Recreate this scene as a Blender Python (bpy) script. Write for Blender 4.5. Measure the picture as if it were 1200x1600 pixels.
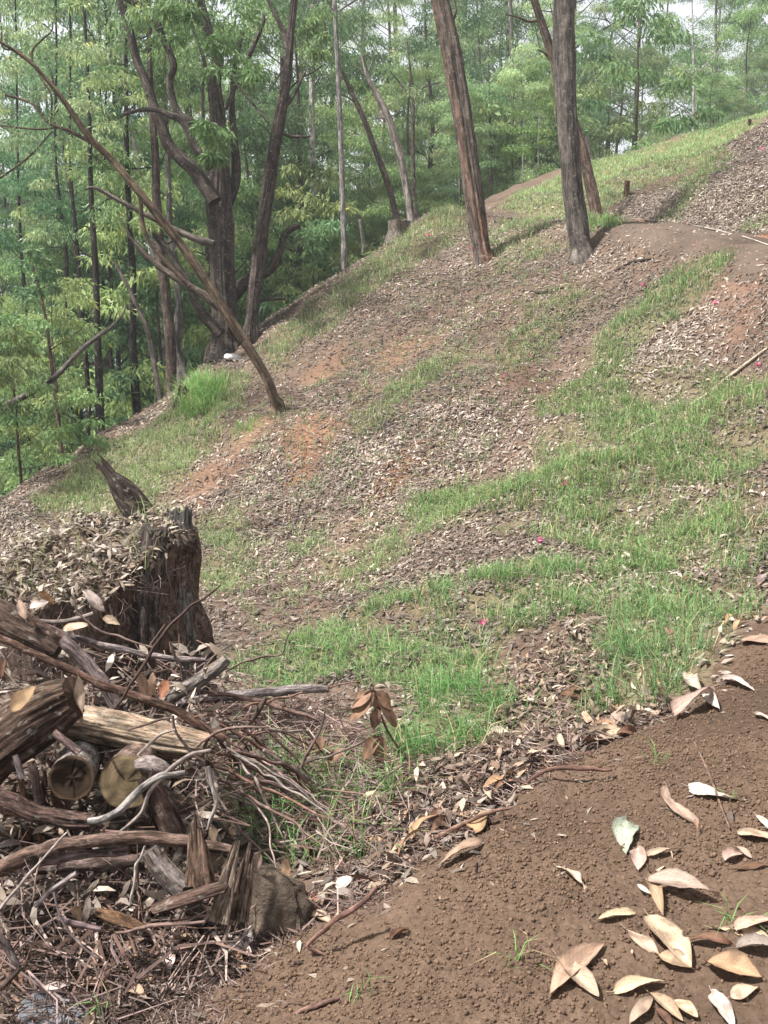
import bpy, math, random
import numpy as np
from mathutils import Vector

for o in list(bpy.data.objects):
    bpy.data.objects.remove(o)
scene = bpy.context.scene
col = scene.collection
rng = np.random.default_rng(7)
random.seed(7)

# ---------------------------------------------------------------- camera
CAM = np.array([0.0, 0.0, 1.6])
PITCH = math.radians(12.0)
FPX = 1600.0                      # focal length in photo pixels (1200 x 1600)
cd = bpy.data.cameras.new('camera')
cam = bpy.data.objects.new('camera', cd)
col.objects.link(cam)
cam.location = CAM
cam.rotation_euler = (math.pi / 2 - PITCH, 0, 0)
cd.sensor_fit = 'VERTICAL'
cd.angle = 2 * math.atan(800.0 / FPX)
cd.clip_start = 0.05
cd.clip_end = 2000
scene.camera = cam
scene.render.resolution_x, scene.render.resolution_y = 768, 1024

# ---------------------------------------------------------------- sky and sun
SUN_AZ = math.radians(-98)        # from straight ahead (+Y), negative = to the left
SUN_EL = math.radians(61)
world = bpy.data.worlds.new('World')
scene.world = world
world.use_nodes = True
wn = world.node_tree
wn.nodes.clear()
sky = wn.nodes.new('ShaderNodeTexSky')
sky.sky_type = 'NISHITA'
sky.sun_disc = False
sky.sun_elevation = SUN_EL
sky.sun_rotation = SUN_AZ
sky.air_density = 1.0
sky.dust_density = 6.0
sky.ozone_density = 1.0
bg = wn.nodes.new('ShaderNodeBackground')
bg.inputs['Strength'].default_value = 0.07
wo = wn.nodes.new('ShaderNodeOutputWorld')
# thin bright cloud over the blue: the gaps in the wood show white
wtc = wn.nodes.new('ShaderNodeTexCoord')
wnz = wn.nodes.new('ShaderNodeTexNoise'); wnz.inputs['Scale'].default_value = 3.0; wnz.inputs['Detail'].default_value = 6
wmr = wn.nodes.new('ShaderNodeMapRange')
wmr.inputs['From Min'].default_value = .3; wmr.inputs['From Max'].default_value = .6
wmr.inputs['To Min'].default_value = .72; wmr.inputs['To Max'].default_value = .95
wmx = wn.nodes.new('ShaderNodeMix'); wmx.data_type = 'RGBA'
wmx.inputs[7].default_value = (6.2, 6.35, 6.6, 1)
wn.links.new(wtc.outputs['Generated'], wnz.inputs['Vector'])
wn.links.new(wnz.outputs[0], wmr.inputs[0])
wn.links.new(wmr.outputs[0], wmx.inputs[0])
wn.links.new(sky.outputs[0], wmx.inputs[6])
wn.links.new(wmx.outputs[2], bg.inputs[0])
wn.links.new(bg.outputs[0], wo.inputs[0])
sd_ = bpy.data.lights.new('sun', 'SUN')
sd_.energy = 5.0
sd_.angle = math.radians(4.5)
sd_.color = (1.0, 0.975, 0.94)
sun = bpy.data.objects.new('sun', sd_)
col.objects.link(sun)
sdir = Vector((math.sin(SUN_AZ) * math.cos(SUN_EL), math.cos(SUN_AZ) * math.cos(SUN_EL), math.sin(SUN_EL)))
sun.rotation_euler = (-sdir).to_track_quat('-Z', 'Y').to_euler()
sun.location = (0, 0, 40)
scene.view_settings.view_transform = 'Standard'
scene.view_settings.look = 'None'
scene.view_settings.exposure = 1.36
scene.view_settings.gamma = 1.0
scene.view_settings.use_curve_mapping = False
scene.cycles.use_denoising = True
scene.cycles.max_bounces = 6
scene.cycles.diffuse_bounces = 3
scene.cycles.glossy_bounces = 2
scene.cycles.transmission_bounces = 4
scene.cycles.volume_bounces = 0
scene.cycles.use_adaptive_sampling = True
scene.cycles.adaptive_threshold = 0.015

# ---------------------------------------------------------------- maths helpers
CP, SP = math.cos(PITCH), math.sin(PITCH)

def P3(u, v, d):
    """Photo pixel and distance along the view axis -> point in the place."""
    xc = (u - 600.0) / FPX
    yc = (800.0 - v) / FPX
    return np.array([xc * d, d * (CP + yc * SP), 1.6 + d * (-SP + yc * CP)])

def depth_of(p):
    p = np.asarray(p)
    return p[..., 1] * CP - (p[..., 2] - 1.6) * SP

def hash3(ix, iy, iz, seed):
    h = (ix.astype(np.int64) * 374761393 + iy.astype(np.int64) * 668265263 + iz.astype(np.int64) * 1274126177 + seed * 974711) & 0xFFFFFFFF
    h = ((h ^ (h >> 13)) * 1274126177) & 0xFFFFFFFF
    h = h ^ (h >> 16)
    return (h & 0xFFFFFF) / float(0xFFFFFF)

def vnoise(x, y, z, seed=0):
    x, y, z = np.broadcast_arrays(np.asarray(x, float), np.asarray(y, float), np.asarray(z, float))
    ix, iy, iz = np.floor(x), np.floor(y), np.floor(z)
    fx, fy, fz = x - ix, y - iy, z - iz
    fx, fy, fz = fx * fx * (3 - 2 * fx), fy * fy * (3 - 2 * fy), fz * fz * (3 - 2 * fz)
    def c(a, b, e):
        return hash3(ix + a, iy + b, iz + e, seed)
    x00 = c(0, 0, 0) * (1 - fx) + c(1, 0, 0) * fx
    x10 = c(0, 1, 0) * (1 - fx) + c(1, 1, 0) * fx
    x01 = c(0, 0, 1) * (1 - fx) + c(1, 0, 1) * fx
    x11 = c(0, 1, 1) * (1 - fx) + c(1, 1, 1) * fx
    y0 = x00 * (1 - fy) + x10 * fy
    y1 = x01 * (1 - fy) + x11 * fy
    return y0 * (1 - fz) + y1 * fz        # 0..1

def n2(x, y, f, seed):
    return vnoise(np.asarray(x) * f, np.asarray(y) * f, 0.37, seed) * 2 - 1

def sstep(a, b, x):
    t = np.clip((np.asarray(x, float) - a) / (b - a), 0, 1)
    return t * t * (3 - 2 * t)

# ---------------------------------------------------------------- terrain: smooth sheet through surveyed points
survey = [
    # trail in the foreground
    (900, 1600, 2.30), (1150, 1600, 2.25), (1200, 1300, 3.0), (1000, 1300, 3.12), (1180, 1120, 3.95), (700, 1500, 2.53),
    (400, 1600, 2.42), (100, 1590, 2.45), (850, 1230, 3.5), (600, 1400, 2.92), (1200, 1000, 4.6), (1120, 1060, 4.4),
    # gully
    (700, 1180, 4.35), (500, 1280, 3.85), (300, 1400, 3.2), (100, 1450, 3.0), (900, 1080, 4.95), (1060, 1010, 5.0), (150, 1200, 3.75), (40, 1090, 4.1),
    # slope across the gully
    (600, 1100, 6.0), (450, 1050, 7.0), (800, 950, 6.8), (1000, 900, 6.9), (1180, 900, 6.2), (1190, 960, 5.2),
    (500, 900, 9.5), (330, 960, 8.5), (700, 800, 10.5), (900, 750, 9.5), (1100, 750, 8.8), (1190, 650, 9.5),
    (600, 700, 12.5), (430, 640, 15.0), (300, 800, 12.5), (150, 760, 14.2), (800, 600, 13.0), (1000, 600, 12.0),
    (1150, 560, 11.5), (500, 580, 16.5), (650, 500, 17.0), (780, 480, 16.0), (905, 405, 16.5), (755, 412, 18.0),
    (1000, 470, 14.0), (1190, 480, 12.0), (1190, 400, 13.0), (1050, 352, 16.0), (950, 346, 18.0), (820, 340, 21.0),
    (720, 328, 23.5),
    # above the far trail
    (1190, 335, 14.5), (1190, 260, 17.5), (1190, 205, 20.5), (1050, 300, 19.0), (1000, 272, 22.0), (900, 285, 24.0), (1200, 186, 25.0), (1120, 208, 25.5), (1040, 232, 26.0), (960, 252, 26.5), (880, 278, 26.0), (1130, 250, 20.5), (1260, 165, 27.0), (1260, 190, 22.0),
    # crest line
    (0, 800, 13.2), (60, 745, 15.2), (170, 675, 17.2), (260, 625, 18.2), (350, 552, 19.0), (450, 480, 20.0), (540, 425, 21.2),
    (640, 355, 23.0), (770, 308, 26.0), (850, 275, 27.0), (940, 254, 28.3), (1060, 229, 29.0), (1200, 186, 29.5),
]
ctrl = [P3(*s) for s in survey]
hidden = [  # ground the photograph does not show
    (-3.2, 2.0, -0.75), (-2.4, 4.5, -0.5), (-4.0, 7.5, -1.75), (-6.5, 12.0, -2.6), (-9.0, 16.0, -4.4), (-8.0, 22.0, -4.3), (-6.0, 24.0, -3.2), (-3.6, 25.0, -1.9),
    (-0.5, 27.0, 0.2), (3.5, 30.5, 2.6), (6.2, 31.8, 4.3), (9.2, 32.6, 5.3), (12.4, 33.6, 6.1), (16.0, 33.0, 7.6), (14.0, 29.0, 7.7), (7.5, 37.0, 2.4), (13.0, 41.0, 3.6), (20.0, 42.0, 5.6),
    (-25, 12, -10), (-22, 35, -11), (-8, 38, -8), (0, 42, -4.5), (10, 52, 0.0), (22, 60, 2.5), (40, 50, 9),
    (-40, 70, -19), (0, 80, -12), (40, 90, -4), (16.5, 22, 8.2), (30, 5, 11), (12, 8, 4.4), (6, 4.0, 1.6), (2.6, 1.2, 0.45),
    (0, -2, 0.0), (5, -4, 1.2), (-6, -2, -2.2), (-18, -8, -7), (20, -25, 6), (-25, -40, -9), (70, 20, 18), (70, 110, 0), (-70, 110, -26), (-70, 0, -24),
]
ctrl = np.array(ctrl + [np.array(h, float) for h in hidden])
def _k(r2):
    return 0.5 * r2 * np.log(np.maximum(r2, 1e-9))
S_ = 10.0
cx = ctrl[:, :2] / S_
n_ = len(ctrl)
A = np.zeros((n_ + 3, n_ + 3))
A[:n_, :n_] = _k(((cx[:, None] - cx[None]) ** 2).sum(-1)) + np.eye(n_) * 2e-4
A[:n_, n_] = 1
A[:n_, n_ + 1:] = cx
A[n_:, :n_] = A[:n_, n_:].T
W = np.linalg.solve(A, np.concatenate([ctrl[:, 2], [0, 0, 0]]))

def base_h(x, y):
    x = np.asarray(x, float).ravel() / S_
    y = np.asarray(y, float).ravel() / S_
    r = np.hypot(x, y)
    lim = 11.0
    k = np.where(r > lim, lim / np.maximum(r, 1e-6), 1.0)
    x, y = x * k, y * k
    out = np.empty(len(x))
    for i in range(0, len(x), 60000):
        a, b = x[i:i + 60000], y[i:i + 60000]
        r2 = (a[:, None] - cx[None, :, 0]) ** 2 + (b[:, None] - cx[None, :, 1]) ** 2
        out[i:i + 60000] = _k(r2) @ W[:n_] + W[n_] + W[n_ + 1] * a + W[n_ + 2] * b
    return out - 0.12 * np.maximum(r - lim, 0) * S_

def cast0(u, v, hf, dmax=90.0):
    ds = np.geomspace(1.7, dmax, 420)
    p = np.array([P3(u, v, d) for d in ds])
    g = p[:, 2] - hf(p[:, 0], p[:, 1])
    k = np.where(g < 0)[0]
    if len(k) == 0 or k[0] == 0:
        i = int(np.argmin(np.abs(g)))
        return p[i]
    i = k[0]
    t = g[i - 1] / (g[i - 1] - g[i])
    return p[i - 1] * (1 - t) + p[i] * t

def world_poly(px):
    return np.array([cast0(u, v, base_h)[:2] for u, v in px])

def sdf(poly, x, y):
    """signed distance, positive inside"""
    x = np.asarray(x, float); y = np.asarray(y, float)
    d = np.full(x.shape, 1e9)
    inside = np.zeros(x.shape, bool)
    n = len(poly)
    for i in range(n):
        ax, ay = poly[i]; bx, by = poly[(i + 1) % n]
        ex, ey = bx - ax, by - ay
        t = np.clip(((x - ax) * ex + (y - ay) * ey) / (ex * ex + ey * ey + 1e-12), 0, 1)
        d = np.minimum(d, np.hypot(x - ax - t * ex, y - ay - t * ey))
        cond = ((ay > y) != (by > y)) & (x < (bx - ax) * (y - ay) / (by - ay + 1e-12) + ax)
        inside ^= cond
    return np.where(inside, d, -d)

def seg_dist(path, x, y):
    d = np.full(np.shape(x), 1e9); zz = np.zeros(np.shape(x))
    for (ax, ay, az), (bx, by, bz) in zip(path[:-1], path[1:]):
        ex, ey = bx - ax, by - ay
        t = np.clip(((x - ax) * ex + (y - ay) * ey) / (ex * ex + ey * ey), 0, 1)
        dd = np.hypot(x - ax - t * ex, y - ay - t * ey)
        m = dd < d
        d = np.where(m, dd, d); zz = np.where(m, az + (bz - az) * t, zz)
    return d, zz

# near trail: bare soil underfoot;  far trail: bench round the spur with its fill slope
near_trail = world_poly([(1200, 985), (1130, 1040), (1060, 1115), (960, 1165), (880, 1205), (800, 1255), (730, 1315), (640, 1375), (560, 1420), (480, 1450), (420, 1490), (360, 1540), (300, 1600)])
near_trail = np.concatenate([near_trail, [(-0.5, 0.6), (-0.4, -3), (1.6, -3), (2.2, 1.0), (2.4, 3.2), (2.2, 4.6)]])
far_path_px = [(1215, 392), (1130, 366), (1040, 350), (960, 345), (890, 343), (820, 339), (760, 332), (715, 327)]
far_path = [cast0(u, v, base_h) for u, v in far_path_px]
ext = far_path[0] + (far_path[0] - far_path[1]) / np.linalg.norm(far_path[0] - far_path[1]) * 3.0
ext[2] = far_path[0][2] - 0.2
far_path = [ext + np.array([0.5, -2.5, -.5]), ext] + far_path
fill_slope = world_poly([(1200, 400), (1100, 372), (1000, 352), (945, 350), (930, 375), (960, 395), (1010, 410), (1060, 420), (1130, 420), (1140, 470), (1180, 500), (1200, 520)])

def H(x, y, rough=True):
    x = np.asarray(x, float).ravel(); y = np.asarray(y, float).ravel()
    z = base_h(x, y)
    d, zz = seg_dist(far_path, x, y)
    w = (1 - sstep(0.30, 1.25, d)) * .85
    z = z * (1 - w) + (zz - 0.02) * w
    r = np.hypot(x, y)
    nt = sstep(-0.25, 0.25, sdf(near_trail, x, y))
    fs = sstep(-0.2, 0.2, sdf(fill_slope, x, y))
    soft = (1 - 0.8 * nt) * (1 - 0.6 * fs) * (1 - 0.7 * w)
    amp = np.clip((r - 1.0) / 3.0, 0.2, 1) * soft
    z = z + amp * (0.12 * n2(x, y, 0.9, 1) + 0.075 * n2(x + .4 * y, y, 2.3, 2) + 0.042 * n2(x, y, 5.1, 3))
    if rough:
        z = z + (0.35 + 0.65 * soft) * (0.014 * n2(x, y, 11, 4) + 0.008 * n2(x, y, 23, 5)) + nt * (0.020 * n2(x, y, 4.5, 8) + 0.010 * n2(x, y, 13, 9) + 0.007 * n2(x, y, 38, 6))
    return z

def trail_d(x, y):
    return sdf(near_trail, x, y) + .10 * n2(x, y, 2.2, 61) + .05 * n2(x, y, 7, 62)

def Hs(x, y):
    """top of the ground including the loose soil of the trail"""
    x = np.asarray(x, float).ravel(); y = np.asarray(y, float).ravel()
    return H(x, y) + np.clip(trail_d(x, y) * .22, 0, .022)

def ground(u, v):
    return cast0(u, v, Hs)

def fit(poly_px):
    return world_poly(poly_px)

# ---------------------------------------------------------------- mesh helpers
def fast_mesh(name, V, F, C=None, smooth=False, G=None):
    """V n x 3, F list of integer arrays (m x k)"""
    me = bpy.data.meshes.new(name)
    if not isinstance(F, (list, tuple)):
        F = [F]
    F = [np.asarray(f, np.int32) for f in F if len(f)]
    V = np.asarray(V, np.float32)
    me.vertices.add(len(V))
    me.vertices.foreach_set('co', V.ravel())
    nl = sum(f.size for f in F); nf = sum(len(f) for f in F)
    me.loops.add(nl); me.polygons.add(nf)
    me.loops.foreach_set('vertex_index', np.concatenate([f.ravel() for f in F]))
    tot = np.concatenate([np.full(len(f), f.shape[1], np.int32) for f in F])
    start = np.concatenate([[0], np.cumsum(tot)[:-1]]).astype(np.int32)
    me.polygons.foreach_set('loop_start', start)
    me.polygons.foreach_set('use_smooth', np.full(nf, bool(smooth)))
    me.update(calc_edges=True)
    if C is not None:
        a = me.color_attributes.new('Col', 'FLOAT_COLOR', 'POINT')
        C4 = np.ones((len(V), 4), np.float32)
        C4[:, :3] = C
        a.data.foreach_set('color', C4.ravel())
    if G is not None:
        g = me.attributes.new('Grain', 'FLOAT_VECTOR', 'POINT')
        g.data.foreach_set('vector', np.asarray(G, np.float32).ravel())
    me.validate()
    return me

def link(name, me, mat=None, parent=None):
    o = bpy.data.objects.new(name, me)
    col.objects.link(o)
    if mat is not None and me is not None and not me.materials:
        me.materials.append(mat)
    if parent is not None:
        o.parent = parent
    return o

def tag(o, label=None, cat=None, group=None, kind=None):
    if label: o['label'] = label
    if cat: o['category'] = cat
    if group: o['group'] = group
    if kind: o['kind'] = kind
    return o

def empty(name, loc, label=None, cat=None, group=None):
    o = bpy.data.objects.new(name, None)
    o.empty_display_size = 0.1
    col.objects.link(o)
    o.location = [float(c) for c in loc]
    return tag(o, label, cat, group)

class MB:
    def __init__(self):
        self.V, self.Q, self.T, self.C, self.G, self.n = [], [], [], [], [], 0
    def add(self, V, Q=None, T=None, C=(1, 1, 1), G=None):
        V = np.asarray(V, float)
        if Q is not None and len(Q): self.Q.append(np.asarray(Q, int) + self.n)
        if T is not None and len(T): self.T.append(np.asarray(T, int) + self.n)
        C = np.asarray(C, float)
        if C.ndim == 1: C = np.tile(C, (len(V), 1))
        self.V.append(V); self.C.append(C); self.G.append(V if G is None else G); self.n += len(V)
    def build(self, name, mat, parent=None, origin=None, smooth=True):
        V = np.concatenate(self.V)
        if origin is not None: V = V - np.asarray(origin)
        F = []
        if self.Q: F.append(np.concatenate(self.Q))
        if self.T: F.append(np.concatenate(self.T))
        return link(name, fast_mesh(name, V, F, np.clip(np.concatenate(self.C), 0, 1), smooth, np.concatenate(self.G) if sum(map(len, self.V)) < 200000 else None), mat, parent)

def spline(P, n):
    P = np.asarray(P, float)
    if len(P) == 2:
        t = np.linspace(0, 1, n)[:, None]
        return P[0] * (1 - t) + P[1] * t
    Q = np.vstack([2 * P[0] - P[1], P, 2 * P[-1] - P[-2]])
    seg = np.linalg.norm(np.diff(P[:, :3], axis=0), axis=1)
    cum = np.concatenate([[0], np.cumsum(seg)])
    s = np.linspace(0, cum[-1], n)
    i = np.clip(np.searchsorted(cum, s, side='right') - 1, 0, len(seg) - 1)
    t = ((s - cum[i]) / np.maximum(seg[i], 1e-9))[:, None]
    p0, p1, p2, p3 = Q[i], Q[i + 1], Q[i + 2], Q[i + 3]
    return 0.5 * (2 * p1 + (p2 - p0) * t + (2 * p0 - 5 * p1 + 4 * p2 - p3) * t ** 2 + (3 * p1 - p0 - 3 * p2 + p3) * t ** 3)

def tube(P, R, sides=10, rings=None, relief=0.0, fa=3.0, fl=1.5, lump=0.0, seed=0, colr=(.2, .13, .09), col2=None, mix_f=(2.0, 1.0), ends=(None, None), flat=1.0, flat2=1.0, jag=(0, 0), hollow=0.0):
    """tapered limb along P with furrowed relief; ends = colour of the end faces"""
    P = np.asarray(P, float); R = np.asarray(R, float)
    PR = np.column_stack([P, R])
    L = np.linalg.norm(np.diff(P, axis=0), axis=1).sum()
    if rings is None:
        rings = int(np.clip(L / max(R.mean() * 0.8, 0.004), 4, 60))
    S = spline(PR, rings)
    C_, r = S[:, :3], np.maximum(S[:, 3], 1e-4)
    T = np.gradient(C_, axis=0)
    T /= np.linalg.norm(T, axis=1)[:, None] + 1e-12
    up = np.array([0, 0, 1.0]) if abs(T[0, 2]) < 0.9 else np.array([1.0, 0, 0])
    N = np.empty_like(T)
    nrm = np.cross(T[0], up); nrm /= np.linalg.norm(nrm)
    for i in range(rings):
        nrm = nrm - T[i] * (nrm @ T[i]); nrm /= np.linalg.norm(nrm) + 1e-12
        N[i] = nrm
    B = np.cross(T, N)
    a = np.linspace(0, 2 * math.pi, sides, endpoint=False)
    s = np.linspace(0, L, rings)
    AA, SS = np.meshgrid(a, s)
    rm = max(R.mean(), 1e-3)
    rr = np.repeat(r[:, None], sides, 1)
    if relief:
        nz = vnoise(np.cos(AA) * fa + 50, np.sin(AA) * fa + 50, SS / rm * fl * 0.15, seed)
        nz2 = vnoise(np.cos(AA) * fa * 2.1 + 50, np.sin(AA) * fa * 2.1 + 50, SS / rm * fl * 0.3, seed + 5)
        rr = rr * (1 + relief * (np.abs(nz * 2 - 1) * 1.6 - .5) + relief * .5 * (nz2 - .5))
    if lump:
        rr = rr * (1 + lump * (vnoise(np.cos(AA) + 9, np.sin(AA) + 9, SS / rm * 0.35, seed + 9) * 2 - 1))
    off = (np.cos(AA)[..., None] * N[:, None] * flat2 + np.sin(AA)[..., None] * B[:, None] * flat) * rr[..., None]
    V = C_[:, None] + off
    for e, amt in ((0, jag[0]), (-1, jag[1])):
        if amt:
            j = vnoise(np.cos(a) * 2.5 + 7, np.sin(a) * 2.5 + 7, seed * 1.3, seed + 3)
            V[e] += T[e] * (j[:, None] - .3) * amt * (1 if e else -1)
    V = V.reshape(-1, 3)
    i0 = np.arange(rings - 1)[:, None] * sides; j0 = np.arange(sides)[None]; j1 = (j0 + 1) % sides
    Q = np.stack([i0 + j0, i0 + j1, i0 + sides + j1, i0 + sides + j0], -1).reshape(-1, 4)
    c1 = np.array(colr, float)
    c2 = np.array(col2 if col2 is not None else c1 * 0.6, float)
    m = vnoise(np.cos(AA) * mix_f[0] + 20, np.sin(AA) * mix_f[0] + 20, SS / rm * 0.25 * mix_f[1], seed + 21)
    m2 = vnoise(np.cos(AA) * 4 + 20, np.sin(AA) * 4 + 20, SS / rm * 1.2, seed + 22)
    m = sstep(.3, .7, m).reshape(-1, 1)
    Cc = (c1 * (1 - m) + c2 * m) * (0.8 + 0.4 * m2.reshape(-1, 1))
    Gc = np.stack([np.cos(AA) * rm + seed * 1.7, np.sin(AA) * rm, SS + seed * .37], -1).reshape(-1, 3)
    Vs, Ts, Cs, Gs = [V], [], [Cc], [Gc]
    nv = len(V)
    for e, colend in ((0, ends[0]), (rings - 1, ends[1])):
        ce = np.array(colend if colend is not None else c2, float)
        ring = V[e * sides:(e + 1) * sides]
        cen = ring.mean(0)
        sg = -1 if e == 0 else 1
        jj = np.arange(sides); jn = (jj + 1) % sides
        gr = np.column_stack([np.cos(a) * rm, np.full(sides, seed * .9), np.sin(a) * rm])
        fr = [1.0] + list(np.linspace(.94, .08, 13 if colend is not None else 4))
        rb = np.random.default_rng(int(seed) + 5).uniform(.72, 1.15, 14)
        loop = []
        for kk, fq in enumerate(fr):
            p = cen + (ring - cen) * fq
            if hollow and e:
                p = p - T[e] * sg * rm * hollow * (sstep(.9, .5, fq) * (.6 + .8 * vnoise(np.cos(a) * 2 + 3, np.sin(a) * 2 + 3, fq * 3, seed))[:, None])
            nzr = vnoise(p[:, 0] / rm * 3 + 40, p[:, 1] / rm * 3 + 40, p[:, 2] / rm * 3 + 40, seed + 60)[:, None]
            p = p + T[e] * (nzr - .5) * rm * .10 * (kk > 0)
            Vs.append(p); Gs.append(gr * fq)
            Cs.append(ce * (.62 + .75 * nzr) * (.7 if kk == 0 else rb[kk]))
            crack = np.zeros(sides)
            for ca_ in (seed % 7 * .9, seed % 5 * 1.3 + 2, seed % 3 * 1.1 + 4):
                crack = np.maximum(crack, (np.abs((a - ca_ + fq * .15 + math.pi) % (2 * math.pi) - math.pi) < .045 / max(fq, .25)) * (fq < .9))
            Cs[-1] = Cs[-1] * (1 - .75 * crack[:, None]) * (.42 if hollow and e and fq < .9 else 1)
            loop.append(nv + kk * sides)
        tt = []
        for a0, b0 in zip(loop[:-1], loop[1:]):
            tt += [np.stack([a0 + jj, a0 + jn, b0 + jn], -1), np.stack([a0 + jj, b0 + jn, b0 + jj], -1)]
        nv += len(fr) * sides
        Vs.append(Vs[-1].mean(0)[None]); Gs.append(gr[:1] * 0); Cs.append(ce[None] * .8)
        tt.append(np.stack([loop[-1] + jj, loop[-1] + jn, np.full(sides, nv)], -1))
        nv += 1
        tt = np.concatenate(tt)
        Ts.append(tt if e else tt[:, ::-1])
    return np.concatenate(Vs), Q, np.concatenate(Ts), np.concatenate(Cs), np.concatenate(Gs)

# ---------------------------------------------------------------- materials
def new_mat(name):
    m = bpy.data.materials.new(name)
    m.use_nodes = True
    nt = m.node_tree
    for n in list(nt.nodes): nt.nodes.remove(n)
    out = nt.nodes.new('ShaderNodeOutputMaterial')
    return m, nt, out

def nd(nt, t, **kw):
    n = nt.nodes.new(t)
    for k, v in kw.items():
        if k in n.inputs: n.inputs[k].default_value = v
        else: setattr(n, k, v)
    return n

def surface_mat(name, rough=.9, spec=.15, var=.35, scale=30, detail=5, bump=.3, bump_scale=60, bump_dist=.01, coords='Object', translucent=0.0, stretch=(1, 1, 1), hue_rand=0.0, spots=0.0, vor=0.0):
    m, nt, out = new_mat(name)
    L = nt.links.new
    at = nd(nt, 'ShaderNodeAttribute', attribute_name='Col')
    tc = nd(nt, 'ShaderNodeTexCoord')
    mp = nd(nt, 'ShaderNodeMapping')
    mp.inputs['Scale'].default_value = stretch
    L(tc.outputs[coords], mp.inputs[0])
    nz = nd(nt, 'ShaderNodeTexNoise', Scale=scale, Detail=detail, Roughness=.65)
    L(mp.outputs[0], nz.inputs['Vector'])
    mr = nd(nt, 'ShaderNodeMapRange')
    mr.inputs['From Min'].default_value = .25; mr.inputs['From Max'].default_value = .75
    mr.inputs['To Min'].default_value = 1 - var; mr.inputs['To Max'].default_value = 1 + var
    L(nz.outputs[0], mr.inputs[0])
    mul = nd(nt, 'ShaderNodeMix', data_type='RGBA', blend_type='MULTIPLY')
    mul.inputs[0].default_value = 1
    L(at.outputs['Color'], mul.inputs[6]); L(mr.outputs[0], mul.inputs[7])
    c = mul.outputs[2]
    if hue_rand:
        oi = nd(nt, 'ShaderNodeObjectInfo')
        hs = nd(nt, 'ShaderNodeHueSaturation')
        a = nd(nt, 'ShaderNodeMapRange'); a.inputs['To Min'].default_value = .5 - hue_rand * .5; a.inputs['To Max'].default_value = .5 + hue_rand * .5
        L(oi.outputs['Random'], a.inputs[0]); L(a.outputs[0], hs.inputs['Hue'])
        wn_ = nd(nt, 'ShaderNodeTexWhiteNoise', noise_dimensions='1D'); L(oi.outputs['Random'], wn_.inputs['W'])
        b = nd(nt, 'ShaderNodeMapRange'); b.inputs['To Min'].default_value = .65; b.inputs['To Max'].default_value = 1.35
        L(wn_.outputs['Value'], b.inputs[0]); L(b.outputs[0], hs.inputs['Value'])
        L(c, hs.inputs['Color']); c = hs.outputs[0]
    if spots:
        sn = nd(nt, 'ShaderNodeTexNoise', Scale=140, Detail=2)
        L(tc.outputs[coords], sn.inputs['Vector'])
        r = nd(nt, 'ShaderNodeMapRange'); r.inputs['From Min'].default_value = .66; r.inputs['From Max'].default_value = .72
        r.inputs['To Max'].default_value = spots
        L(sn.outputs[0], r.inputs[0])
        mx = nd(nt, 'ShaderNodeMix', data_type='RGBA')
        mx.inputs[7].default_value = (.10, .05, .03, 1)
        L(r.outputs[0], mx.inputs[0]); L(c, mx.inputs[6]); c = mx.outputs[2]
    pb = nd(nt, 'ShaderNodeBsdfPrincipled', Roughness=rough)
    pb.inputs['Specular IOR Level'].default_value = spec
    L(c, pb.inputs['Base Color'])
    if bump:
        bn = nd(nt, 'ShaderNodeTexNoise', Scale=bump_scale, Detail=6, Roughness=.7)
        L(mp.outputs[0], bn.inputs['Vector'])
        hgt = bn.outputs[0]
        if vor:
            vo = nd(nt, 'ShaderNodeTexVoronoi', Scale=vor)
            L(mp.outputs[0], vo.inputs['Vector'])
            ad = nd(nt, 'ShaderNodeMath', operation='SUBTRACT'); L(bn.outputs[0], ad.inputs[0]); L(vo.outputs['Distance'], ad.inputs[1])
            hgt = ad.outputs[0]
        bp = nd(nt, 'ShaderNodeBump', Strength=bump, Distance=bump_dist)
        L(hgt, bp.inputs['Height']); L(bp.outputs[0], pb.inputs['Normal'])
    sh = pb.outputs[0]
    if translucent:
        tr = nd(nt, 'ShaderNodeBsdfTranslucent'); L(c, tr.inputs['Color'])
        ms = nd(nt, 'ShaderNodeMixShader'); ms.inputs[0].default_value = translucent
        L(sh, ms.inputs[1]); L(tr.outputs[0], ms.inputs[2]); sh = ms.outputs[0]
    L(sh, out.inputs[0])
    return m

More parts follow.
